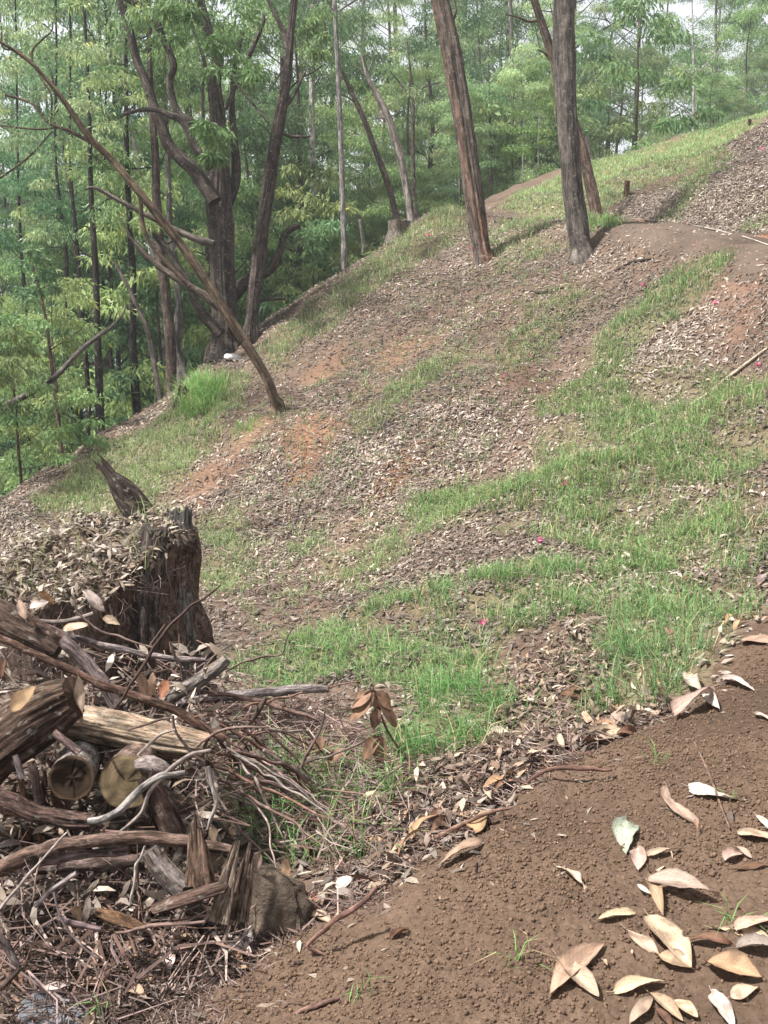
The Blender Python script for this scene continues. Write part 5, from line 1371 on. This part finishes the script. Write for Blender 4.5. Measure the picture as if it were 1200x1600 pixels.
def hero_leaf(b_px, t_px, w, colr, label, opt, d=None, seed=0, group=None):
    opt = dict(opt); lift = opt.pop('lift', .004)
    if d is None:
        b = ground(*b_px); t = ground(*t_px); n = slope_normal([b[0]], [b[1]])[0]
        b = b + n * (lift + .003); t = t + n * (lift + .004)
    else:
        b = P3(*b_px, d); t = P3(*t_px, d + .02)
        n = np.array([.1, -.42, .9]); n /= np.linalg.norm(n)
    L = np.linalg.norm(t - b); dd = float(depth_of((b + t) / 2))
    # the pixel width is seen foreshortened by the slope
    view = (b + t) / 2 - CAM; view /= np.linalg.norm(view)
    ax = (t - b) / L; side = np.cross(n, ax); side /= np.linalg.norm(side)
    vis = max(np.linalg.norm(side - view * (side @ view)), .7)
    wd = w / FPX * dd / vis
    q = np.random.default_rng(seed)
    o = dict(arch=q.uniform(.01, .06), cup=q.uniform(.1, .4)); o.update(opt)
    mb = leaf_surface(L, min(wd, L * .55), np.array(colr) * q.uniform(.68, 1.04) * np.array([1, q.uniform(.92, 1.02), q.uniform(.88, 1.04)]), seed, **o)
    F = frame(ax, n)
    mb.V = [v @ F.T + b for v in mb.V]
    return tag(mb.build('fallen_leaf', M['leaf'], None), label, 'leaf', group)
for i, (b_, t_, w, c, lab, opt) in enumerate(HERO):
    hero_leaf(b_, t_, w, c, lab, opt, None, 300 + i)
for i, (b_, t_, w, c, d, lab, opt) in enumerate(PILE_LEAVES):
    hero_leaf(b_, t_, w, c, lab, opt, d, 500 + i)
# the withered spray of brown leaves hanging at the right end of the brush
spray = empty('dead_leaf_spray', P3(590, 1190, 4.05), 'withered spray of drooping brown leaves at the end of the brush', 'dead branch')
mb = MB(); mb.add(*px_tube([(640, 1190, 4), (610, 1150, 4), (590, 1105, 4), (578, 1075, 3)], 4.05, sides=7, rings=14, colr=(.14, .09, .07)))
mb.build('twig', M['twig'], spray, spray.location)
for i, (b_, t_, w) in enumerate([((580, 1080), (548, 1108), 18), ((582, 1078), (570, 1112), 18), ((584, 1078), (592, 1118), 17), ((586, 1082), (612, 1110), 20), ((588, 1090), (618, 1136), 20), ((580, 1090), (545, 1130), 22), ((590, 1105), (584, 1140), 18), ((592, 1150), (566, 1190), 22), ((596, 1150), (590, 1195), 24), ((540, 1170), (510, 1195), 16), ((505, 1150), (495, 1180), 16)]):
    o = hero_leaf(b_, t_, w, (.22 if i % 2 else .30, .13 if i % 2 else .19, .085 if i % 2 else .13), 'x', {}, 4.0, 560 + i)
    o.name = 'leaf'; del o['label']; del o['category']
    o.parent = spray; o.matrix_parent_inverse.identity()
    me = o.data; me.transform(__import__('mathutils').Matrix.Translation(-spray.location))

# loose leaves near the viewer: each its own object, sharing a few shapes
leaf_pool = []
for i in range(14):
    c = [CREAM, TAN, PINKT, BROWN, GREYL, WHITE, TAN, PINKT, CREAM, (.36, .25, .17), (.27, .16, .10), ORNG, CREAM, BROWN][i]
    mb = leaf_surface(1.0, [.2, .26, .3, .22, .18, .24, .32, .2, .28, .24, .2, .3, .22, .28][i], c, 40 + i, sickle=[0, .08, -.06, .12, 0, -.1, .04, .15, 0, .05, -.12, 0, .1, 0][i], arch=.03 + .012 * i, cup=.15 + .05 * i, twist=[0, .5, 0, 1.2, 0, .8, 0, 0, .6, 1.5, 0, .3, 0, 2][i], rows=7, cols=4, petiole=False)
    V = np.concatenate(mb.V); F = [np.concatenate(mb.Q)]
    me = fast_mesh('fallen_leaf', V, F, np.clip(np.concatenate(mb.C), 0, 1), True, np.concatenate(mb.G)); me.materials.append(M['leaf'])
    leaf_pool.append(me)
loose = [
    ([(430, 1500), (560, 1420), (650, 1370), (740, 1310), (820, 1250), (900, 1200), (980, 1160), (1060, 1110), (1040, 1070), (930, 1120), (820, 1170), (720, 1240), (620, 1310), (520, 1370), (440, 1440)], 78, (.07, .13), 'dry leaf in the litter along the edge of the soil', 'leaves along the soil edge'),
    ([(800, 1170), (860, 1060), (960, 1010), (1040, 1090), (940, 1150)], 24, (.06, .12), 'dry leaf in the hollow below the right grass tuft', 'leaves in the hollow'),
    ([(1060, 1060), (1130, 960), (1200, 880), (1200, 980), (1120, 1040)], 24, (.07, .12), 'dry leaf on the bank at the right edge', 'leaves on the right bank'),
    ([(0, 1380), (260, 1380), (420, 1470), (330, 1590), (200, 1600), (0, 1600)], 52, (.05, .10), 'dry leaf among the twigs at the lower left', 'leaves among the lower left twigs'),
    ([(780, 1150), (700, 1060), (800, 980), (960, 960), (1050, 880), (1150, 880), (1050, 960), (860, 1020)], 46, (.06, .10), 'pale dry leaf lying in the grass across the gully', 'leaves lying in the grass'),
    ([(880, 1560), (1000, 1300), (1200, 1150), (1200, 1600)], 10, (.03, .06), 'small dry leaf scrap on the bare soil', 'leaf scraps on the soil'),
]
q = np.random.default_rng(77)
def sample_poly(poly, n, r):
    lo, hi = poly.min(0), poly.max(0)
    out = np.empty((0, 2))
    while len(out) < n:
        p = lo + (hi - lo) * r.random((max(n * 3, 64), 2))
        out = np.concatenate([out, p[sdf(poly, p[:, 0], p[:, 1]) > 0]])
    return out[:n]
def poly_area(p):
    x, y = p[:, 0], p[:, 1]
    return .5 * abs(np.dot(x, np.roll(y, -1)) - np.dot(y, np.roll(x, -1)))
from mathutils import Matrix
for px, n, (l0, l1), lab, grp in loose:
    pts = sample_poly(area(px), n, q)
    zz = Hs(pts[:, 0], pts[:, 1]); nn = slope_normal(pts[:, 0], pts[:, 1])
    for (x, y), z, nv in zip(pts, zz, nn):
        nv = nv + q.normal(size=3) * .28; nv /= np.linalg.norm(nv)
        ax = np.cross(nv, q.normal(size=3)); F = frame(ax, nv)
        L = q.uniform(l0, l1)
        o = bpy.data.objects.new('fallen_leaf', leaf_pool[q.integers(14)])
        m4 = np.eye(4); m4[:3, :3] = F * L; m4[:3, 3] = [x, y, z + .008 + .01 * q.random()]
        o.matrix_world = Matrix(m4.tolist())
        col.objects.link(o)
        tag(o, lab, 'leaf', grp)

# ---------------------------------------------------------------- leaf litter too many to count
def litter_mesh(x, y, z, nrm, L, Wd, c, r, tilt=.35):
    m = len(x)
    n = nrm + r.normal(size=(m, 3)) * tilt; n /= np.linalg.norm(n, axis=1)[:, None]
    ax = np.cross(n, r.normal(size=(m, 3))); ax /= np.linalg.norm(ax, axis=1)[:, None]
    sd = np.cross(n, ax)
    p = np.column_stack([x, y, z])
    L = L[:, None]; Wd = Wd[:, None]
    arch = (r.random((m, 1)) * .22 - .04) * L
    sk = (r.random((m, 1)) - .5) * .25 * L
    V = np.empty((m, 6, 3))
    V[:, 0] = p - ax * L * .5
    V[:, 1] = p - ax * L * .16 + sd * (Wd * .5 + sk * .8) + n * (arch + Wd * .12)
    V[:, 2] = p - ax * L * .16 - sd * (Wd * .5 - sk * .8) + n * arch
    V[:, 3] = p + ax * L * .2 + sd * (Wd * .42 + sk) + n * arch
    V[:, 4] = p + ax * L * .2 - sd * (Wd * .42 - sk) + n * (arch + Wd * .15)
    V[:, 5] = p + ax * L * .5 + n * (r.random((m, 1)) * .1 * L)
    b = np.arange(m)[:, None] * 6
    T = np.concatenate([b + [0, 2, 1], b + [3, 4, 5]]); Q = b + [1, 2, 4, 3]
    C = np.repeat(c, 6, axis=0)
    return V.reshape(-1, 3), Q, T, C

LIT = np.array([1.03, 1.0, .95]) * np.array([(.27, .225, .185), (.20, .16, .13), (.30, .255, .215), (.12, .092, .074), (.36, .305, .26), (.075, .055, .043), (.22, .165, .125), (.45, .39, .335), (.18, .15, .135), (.23, .19, .165)])
def scatter_litter(mb, n, u_rng, d_rng, dens_fn, len_rng, r, brightness=1.0):
    d = d_rng[0] + (d_rng[1] - d_rng[0]) * r.random(n) ** .8
    u = u_rng[0] + (u_rng[1] - u_rng[0]) * r.random(n)
    x = (u - 600) / FPX * d; y = d * .99
    keep = r.random(n) < dens_fn(x, y)
    x, y = x[keep], y[keep]
    nn = slope_normal(x, y); z = H(x, y) + .006 + .02 * r.random(len(x)) ** 2
    L = r.uniform(*len_rng, len(x)) * (.7 + .6 * r.random(len(x))); Wd = L * r.uniform(.16, .34, len(x))
    drift = .62 + .55 * sstep(-.5, .6, n2(x, y, .8, 44) + .6 * n2(x, y, 2.9, 45))[:, None]
    c = LIT[r.integers(0, len(LIT), len(x))] * (.55 + .8 * r.random((len(x), 1)) ** 1.6) * brightness * drift * .88
    mb.add(*litter_mesh(x, y, z, nn, L, Wd, c, r, .28))
def litter_density(x, y):
    d = .45 + .55 * sstep(-.4, .3, n2(x, y, 1.1, 41) + .5 * n2(x, y, 3.7, 42))
    d *= 1 - .3 * grass_cover(x, y)
    b, _ = bare_cover(x, y)
    d *= 1 - .72 * b
    d *= 1 - .97 * sstep(-.12, .12, sdf(near_trail, x, y))
    dp, _z = seg_dist(far_path, x, y)
    d *= 1 - .8 * (1 - sstep(.3, .6, dp))
    d *= 1 - .75 * sstep(-.3, .35, sdf(fill_slope, x, y))
    return d
r = np.random.default_rng(91)
mb = MB()
scatter_litter(mb, 17000, (-100, 1420), (2.6, 6.5), litter_density, (.03, .075), r)
scatter_litter(mb, 84000, (-100, 1420), (6.0, 13.0), litter_density, (.032, .08), r)
scatter_litter(mb, 128000, (-60, 1300), (11.0, 24.0), litter_density, (.04, .095), r)
scatter_litter(mb, 30000, (-100, 1420), (5.0, 12.0), litter_density, (.015, .04), r, .55)
scatter_litter(mb, 22000, (-100, 1420), (11.0, 22.0), litter_density, (.02, .055), r, .6)
def edge_density(x, y):
    sdv = sdf(near_trail, x, y)
    return (.16 * (1 - sstep(0, .45, sdv)) + .015) * (sdv > -.05)
scatter_litter(mb, 28000, (200, 1420), (2.1, 5.0), edge_density, (.012, .05), r, 1.0)
gul = area([(560, 1330), (600, 1230), (640, 1205), (755, 1190), (790, 1080), (860, 1010), (940, 990), (960, 1110), (1040, 1095), (1080, 1080), (1000, 1150), (880, 1195), (720, 1300), (600, 1390)])
pts = sample_poly(gul, 2600, r)
L = r.uniform(.02, .085, len(pts))
mb.add(*litter_mesh(pts[:, 0], pts[:, 1], Hs(pts[:, 0], pts[:, 1]) + .012 + .05 * r.random(len(pts)) ** 2, slope_normal(pts[:, 0], pts[:, 1]), L, L * .28, LIT[r.integers(0, len(LIT), len(pts))] * (.3 + .8 * r.random((len(pts), 1)) ** 2) * np.array([1.05, .95, .88]), r, .4))
# leaves caught among the logs of the pile
def in_pile(n, seed):
    q_ = np.random.default_rng(seed)
    u = q_.uniform(0, 340, n); v = q_.uniform(1010, 1430, n)
    d = np.interp(v, [1000, 1150, 1300, 1430], [3.72, 3.42, 3.08, 2.78]) + q_.random(n) * .3 - .04
    return np.array([P3(a_, b_, c_) for a_, b_, c_ in zip(u, v, d)])
pp = in_pile(700, 5)
L = r.uniform(.03, .09, 700)
mb.add(*litter_mesh(pp[:, 0], pp[:, 1], pp[:, 2], np.tile([.1, -.4, .9], (700, 1)), L, L * .3, LIT[r.integers(0, len(LIT), 700)] * (.45 + .8 * r.random((700, 1)) ** 2), r, .6))
# the pale leaf bank above the far path
lb = area([(965, 325), (1010, 295), (1080, 285), (1140, 240), (1200, 185), (1200, 345), (1100, 345), (1000, 330)])
pts = sample_poly(lb, 24000, r)
nn = slope_normal(pts[:, 0], pts[:, 1])
L = r.uniform(.03, .085, len(pts))
mb.add(*litter_mesh(pts[:, 0], pts[:, 1], H(pts[:, 0], pts[:, 1]) + .01 + .04 * r.random(len(pts)), nn, L, L * .25, LIT[r.integers(0, len(LIT), len(pts))] * (.35 + .75 * r.random((len(pts), 1))), r))
# on top of the old stump
a = r.random(2200) * 6.28; rad = STR * np.sqrt(r.random(2200)) * 1.06
x, y = sc[0] + np.cos(a) * rad, sc[1] + np.sin(a) * rad
L = r.uniform(.02, .075, 2200)
mb.add(*litter_mesh(x, y, stump_top(x, y) + .012 + .03 * r.random(2200), np.tile([0, -.1, 1.0], (2200, 1)), L, L * .22, LIT[r.integers(0, len(LIT), 2200)] * (.4 + .8 * r.random((2200, 1))), r, .45))
tag(mb.build('leaf_litter', M['litter'], None, None, False), 'countless dry brown and grey leaves covering the slope', 'leaf litter', None, 'stuff')

# ---------------------------------------------------------------- twigs and plant crumbs too many to count
def twig_mesh(x, y, z, dirv, L, rad, c, r):
    m = len(x)
    p = np.column_stack([x, y, z])
    dirv = dirv / np.linalg.norm(dirv, axis=1)[:, None]
    b1 = np.cross(dirv, np.tile([0.1, .2, 1.0], (m, 1))); b1 /= np.linalg.norm(b1, axis=1)[:, None]
    b2 = np.cross(dirv, b1)
    bend = (r.random((m, 1)) - .5) * .3 * L[:, None]
    V = np.empty((m, 9, 3))
    for k, t in enumerate((-.5, 0.0, .5)):
        cpt = p + dirv * L[:, None] * t + (b1 * bend + b2 * bend * .5) * (1 if k == 1 else 0)
        w = rad[:, None] * (1.0, .8, .4)[k]
        for j in range(3):
            an = j * 2.094
            V[:, k * 3 + j] = cpt + (b1 * math.cos(an) + b2 * math.sin(an)) * w
    base = np.arange(m)[:, None] * 9
    Q = np.concatenate([base + [k * 3 + j, k * 3 + (j + 1) % 3, k * 3 + 3 + (j + 1) % 3, k * 3 + 3 + j] for k in range(2) for j in range(3)])
    return V.reshape(-1, 3), Q, None, np.repeat(c, 9, axis=0)
TW = np.array([(.14, .09, .07), (.20, .14, .115), (.09, .06, .05), (.27, .21, .18), (.11, .065, .05), (.17, .12, .11)])
mb = MB()
def scatter_twigs(poly, n, len_rng, rad_rng, r, up=.15, lift=.02, cols=TW, zf=H):
    pts = sample_poly(poly, n, r)
    z = zf(pts[:, 0], pts[:, 1]) + .004 + lift * r.random(n) ** 1.5
    dv = r.normal(size=(n, 3)); dv[:, 2] *= up
    L = r.uniform(*len_rng, n); rd = r.uniform(*rad_rng, n)
    mb.add(*twig_mesh(pts[:, 0], pts[:, 1], z, dv, L, rd, cols[r.integers(0, len(cols), n)] * (.8 + .4 * r.random((n, 1))), r))
scatter_twigs(area([(0, 1330), (250, 1380), (420, 1440), (380, 1520), (260, 1560), (180, 1600), (0, 1600)]), 3600, (.03, .10), (.0012, .003), r, .4, .05, TW * .5)
scatter_twigs(area([(0, 1330), (250, 1380), (420, 1440), (360, 1520), (200, 1580), (0, 1600)]), 260, (.12, .35), (.0025, .006), r, .3, .08)
scatter_twigs(area([(300, 1130), (480, 1110), (620, 1200), (640, 1320), (520, 1370), (400, 1330), (320, 1250)]), 1000, (.08, .3), (.0015, .004), r, .35, .10)
scatter_twigs(area([(180, 1060), (330, 1040), (420, 1100), (330, 1180), (250, 1130)]), 420, (.1, .35), (.0015, .004), r, .4, .16)
scatter_twigs(area([(430, 1500), (560, 1420), (740, 1310), (900, 1200), (1060, 1110), (1040, 1070), (820, 1170), (620, 1310), (440, 1440)]), 1500, (.04, .16), (.001, .003), r, .25, .03)
scatter_twigs(area([(180, 1600), (300, 1530), (420, 1450), (560, 1400), (640, 1400), (560, 1480), (470, 1560), (440, 1640)]), 1900, (.015, .08), (.0006, .002), r, .25, .016, TW * .75)
scatter_twigs(area([(620, 1200), (760, 1060), (900, 980), (1060, 960), (1040, 1080), (820, 1180)]), 900, (.05, .2), (.0012, .003), r, .25, .04)
scatter_twigs(area([(0, 960), (100, 1000), (230, 1020), (330, 1060), (330, 1250), (120, 1330), (0, 1330)]), 700, (.08, .3), (.0015, .004), r, .5, .30)
scatter_twigs(area([(300, 900), (600, 750), (860, 560), (1180, 480), (1190, 640), (1100, 900), (800, 960), (400, 1040)]), 2200, (.1, .35), (.002, .005), r, .12, .02)
scatter_twigs(area([(300, 800), (420, 650), (640, 420), (760, 420), (1000, 430), (860, 600), (560, 800), (320, 900)]), 2400, (.12, .45), (.003, .007), r, .12, .02)
scatter_twigs(area([(965, 325), (1080, 285), (1200, 185), (1200, 345), (1000, 330)]), 700, (.15, .5), (.004, .008), r, .12, .04, TW * 1.2)
scatter_twigs(area([(440, 1600), (620, 1420), (800, 1290), (1000, 1190), (1200, 1090), (1200, 1600)]), 500, (.015, .06), (.0006, .0014), r, .08, .002)
pp = in_pile(620, 6); nt2 = 620
dv = r.normal(size=(nt2, 3)); dv[:, 2] *= .5
mb.add(*twig_mesh(pp[:, 0], pp[:, 1], pp[:, 2], dv, r.uniform(.06, .32, nt2), r.uniform(.0012, .004, nt2), TW[r.integers(0, len(TW), nt2)] * (.5 + .7 * r.random((nt2, 1))), r))
a = r.random(700) * 6.28; rad = STR * (.55 + .55 * r.random(700))
x, y = sc[0] + np.cos(a) * rad, sc[1] + np.sin(a) * rad
dv = np.column_stack([np.cos(a) * .6, np.sin(a) * .6, -r.random(700) * 1.6]) + r.normal(size=(700, 3)) * .5
mb.add(*twig_mesh(x, y, stump_top(x, y) - .02 - .10 * r.random(700) * (rad > STR * .95), dv, r.uniform(.05, .2, 700), r.uniform(.0008, .0022, 700), TW[r.integers(0, len(TW), 700)] * (.6 + .7 * r.random((700, 1))), r))
tag(mb.build('twig_litter', M['twig'], None, None, False), 'countless small dead twigs lying over pile and slope', 'twig litter', None, 'stuff')

# ---------------------------------------------------------------- crumbs of soil on the trail
import bmesh
def crumbs(poly, n, s_rng, r, c0, zoff):
    pts = sample_poly(poly, n, r)
    pts = pts[r.random(n) < .25 + .75 * sstep(-.25, .35, n2(pts[:, 0], pts[:, 1], 2.2, 66) + .5 * n2(pts[:, 0], pts[:, 1], 6, 67))]; n = len(pts)
    z = H(pts[:, 0], pts[:, 1])
    d = sdf(near_trail, pts[:, 0], pts[:, 1]) + .10 * n2(pts[:, 0], pts[:, 1], 2.2, 61) + .05 * n2(pts[:, 0], pts[:, 1], 7, 62)
    z = z + np.maximum(np.clip(d * .22, -.05, .022), 0) * zoff
    s = s_rng[0] + (s_rng[1] - s_rng[0]) * r.random(n) ** 3.6
    O = np.array([(1, 0, 0), (-1, 0, 0), (0, 1, 0), (0, -1, 0), (0, 0, 1), (0, 0, -1)], float)
    V = O[None] * (s[:, None, None] * (.6 + .8 * r.random((n, 6, 1)))) + r.normal(size=(n, 6, 3)) * s[:, None, None] * .22
    V += np.column_stack([pts, z + s * .25])[:, None]
    T = np.array([(0, 2, 4), (2, 1, 4), (1, 3, 4), (3, 0, 4), (2, 0, 5), (1, 2, 5), (3, 1, 5), (0, 3, 5)])
    F = (np.arange(n)[:, None, None] * 6 + T[None]).reshape(-1, 3)
    C = np.repeat(np.array(c0) * (.7 + .6 * r.random((n, 1))), 6, axis=0)
    return V.reshape(-1, 3), None, F, C
mb = MB()
vis_trail = area([(1480, 1720), (260, 1720), (300, 1600), (420, 1490), (560, 1420), (640, 1375), (800, 1255), (960, 1165), (1060, 1115), (1130, 1050), (1200, 1000), (1480, 1000)])
mb.add(*crumbs(vis_trail, 64000, (.0014, .0072), r, (.106, .069, .047), 1))
mb.add(*crumbs(vis_trail, 160, (.006, .013), r, (.098, .064, .044), 1))
mb.add(*crumbs(area([(300, 1600), (420, 1460), (640, 1340), (800, 1220), (960, 1130), (1000, 1190), (700, 1400), (450, 1560)]), 4000, (.002, .011), r, (.094, .061, .042), 0))
mb.add(*crumbs(area([(1200, 400), (1000, 352), (945, 352), (960, 395), (1060, 420), (1130, 420), (1140, 470), (1200, 520)]), 2500, (.006, .03), r, (.15, .095, .068), 1))
mb.add(*crumbs(area([(560, 790), (650, 690), (700, 688), (690, 720), (640, 760), (590, 800)]), 1200, (.006, .03), r, (.17, .095, .058), 1))
tag(mb.build('soil_crumbs', M['clod'], None, None, True), 'loose crumbs of brown soil on the trail', 'soil', None, 'stuff')

# ---------------------------------------------------------------- grass
def blades(x, y, z, h, w, ca, cb, r, lean=.75):
    m = len(x)
    an = r.random(m) * 6.283
    dirv = np.column_stack([np.cos(an), np.sin(an), np.zeros(m)]) * (lean * (.3 + 1.5 * r.random((m, 1)) ** 1.5)) + np.array([-.15, -.1, 0])
    sd = np.column_stack([-np.sin(an), np.cos(an), np.zeros(m)])
    p = np.column_stack([x, y, z - .01])
    up = np.array([0, 0, 1.0])
    h = h[:, None]; w = w[:, None]
    V = np.empty((m, 5, 3))
    V[:, 0] = p - sd * w * .5; V[:, 1] = p + sd * w * .5
    mid = p + up * h * .6 + dirv * h * .35
    V[:, 2] = mid - sd * w * .4; V[:, 3] = mid + sd * w * .4
    V[:, 4] = p + up * h * (.95 - .35 * r.random((m, 1))) + dirv * h * 1.0
    b = np.arange(m)[:, None] * 5
    k = r.random((m, 1))
    c = (np.array(ca) * (1 - k) + np.array(cb) * k) * (.95 + .7 * r.random((m, 1)))
    c = c * np.array([.84, 1.0, .95]); c = c * .87 + c.mean(1, keepdims=True) * .13
    dry = r.random(m) < .13
    c[dry] = np.array([.40, .33, .19]) * (.7 + .6 * r.random((dry.sum(), 1)))
    return V.reshape(-1, 3), b + [0, 1, 3, 2], b + [2, 3, 4], np.repeat(c, 5, axis=0)
mb = MB()
for poly, dens, h, ca, cb, cov in grass_areas:
    A_ = poly_area(poly)
    dm = float(np.hypot(*poly.mean(0)))
    per = np.clip(15000 / dm, 500, 2600) * dens * 1.1
    n = int(min(A_ * per, 52000))
    # grow out in tussocks
    nc = max(int(n / 14), 3)
    lo, hi = poly.min(0) - .3, poly.max(0) + .3
    cpt = lo + (hi - lo) * r.random((nc * 6, 2))
    s = sdf(poly, cpt[:, 0], cpt[:, 1]) + .30 * n2(cpt[:, 0], cpt[:, 1], 2.1, 31)
    nz = n2(cpt[:, 0] * .7 - cpt[:, 1] * .3, cpt[:, 1] * .5 + cpt[:, 0] * .9, 2.0, 43) * .42 + .5 + .16 * n2(cpt[:, 0], cpt[:, 1], 5.5, 46)
    cpt = cpt[(s > 0) & (r.random(len(cpt)) < sstep(.85 - cov, 1.12 - cov, nz + .10))][:nc]
    if not len(cpt): continue
    idx = np.repeat(np.arange(len(cpt)), 14)
    pt = cpt[idx] + r.normal(size=(len(idx), 2)) * (.028 + .003 * dm)
    keep = sdf(near_trail, pt[:, 0], pt[:, 1]) < -.05
    pt = pt[keep]; idx = idx[keep]
    hs = h * (.45 + .9 * r.random(len(pt))) * (.6 + .8 * r.random(len(cpt)))[idx]
    ws = np.full(len(pt), np.clip(.0026 + .00042 * dm, .003, .014)) * (.7 + .6 * r.random(len(pt)))
    mb.add(*blades(pt[:, 0], pt[:, 1], H(pt[:, 0], pt[:, 1]), hs, ws, ca, cb, r))
# sparse blades over the leaf slope, on the stump, on the trail
def sparse(poly, n, h, w, ca, cb, zf=H):
    pt = sample_poly(poly, max(n // 6, 1), r)
    idx = np.repeat(np.arange(len(pt)), 6)
    p = pt[idx] + r.normal(size=(len(idx), 2)) * .02
    mb.add(*blades(p[:, 0], p[:, 1], zf(p[:, 0], p[:, 1]), h * (.5 + r.random(len(p))), np.full(len(p), w), ca, cb, r, .8))
sparse(area([(300, 900), (420, 640), (640, 420), (900, 420), (860, 600), (700, 780), (560, 900), (420, 1000)]), 9000, .09, .008, (.13, .18, .06), (.27, .27, .13))
sparse(area([(340, 1200), (520, 1180), (640, 1250), (640, 1330), (500, 1370), (400, 1330)]), 420, .16, .004, (.09, .19, .04), (.15, .24, .07))
sparse(area([(620, 1060), (780, 1180), (1000, 1100), (1060, 950), (800, 940)]), 600, .10, .004, (.09, .17, .04), (.2, .25, .09))
sparse(area([(1130, 900), (1200, 860), (1200, 970), (1120, 1010)]), 300, .13, .004, (.09, .17, .04), (.18, .24, .08))
a = np.linspace(0, 6.28, 30); stump_poly = np.column_stack([sc[0] + np.cos(a) * STR * .98, sc[1] + np.sin(a) * STR * .98])
sparse(stump_poly, 260, .12, .0035, (.16, .2, .06), (.30, .29, .13), stump_top)
for u, v, n in ((808, 1500, 16), (1150, 1440, 14), (168, 1598, 12), (1030, 1190, 8), (1140, 1250, 6), (560, 1560, 8)):
    g = ground(u, v)
    p = g[:2] + r.normal(size=(n, 2)) * .018
    mb.add(*blades(p[:, 0], p[:, 1], H(p[:, 0], p[:, 1]) + .02, .07 * (.5 + r.random(n)), np.full(n, .003), (.10, .21, .04), (.16, .26, .07), r, 1.0))
tag(mb.build('grass', M['grass'], None, None, False), 'green and straw coloured grass growing in patches over the slope', 'grass', None, 'stuff')


# ---------------------------------------------------------------- the hazy air
hz = bpy.data.meshes.new('haze')
X0, X1, Y0, Y1, Z0, Z1 = -340, 340, -340, 340, float(GZ.min()) - 1.0, 48.0
hz.from_pydata([(X0, Y0, Z0), (X1, Y0, Z0), (X1, Y1, Z0), (X0, Y1, Z0), (X0, Y0, Z1), (X1, Y0, Z1), (X1, Y1, Z1), (X0, Y1, Z1)], [],
               [(0, 3, 2, 1), (4, 5, 6, 7), (0, 1, 5, 4), (1, 2, 6, 5), (2, 3, 7, 6), (3, 0, 4, 7)])
hm, hn, ho = new_mat('haze_air')
pv = hn.nodes.new('ShaderNodeVolumePrincipled')
pv.inputs['Color'].default_value = (.90, .95, 1.0, 1)
pv.inputs['Density'].default_value = .0011
pv.inputs['Anisotropy'].default_value = .2
hn.links.new(pv.outputs[0], ho.inputs['Volume'])
hz.materials.append(hm)
tag(link('haze', hz), 'thin pale haze in the air of the wood', 'haze', None, 'stuff')
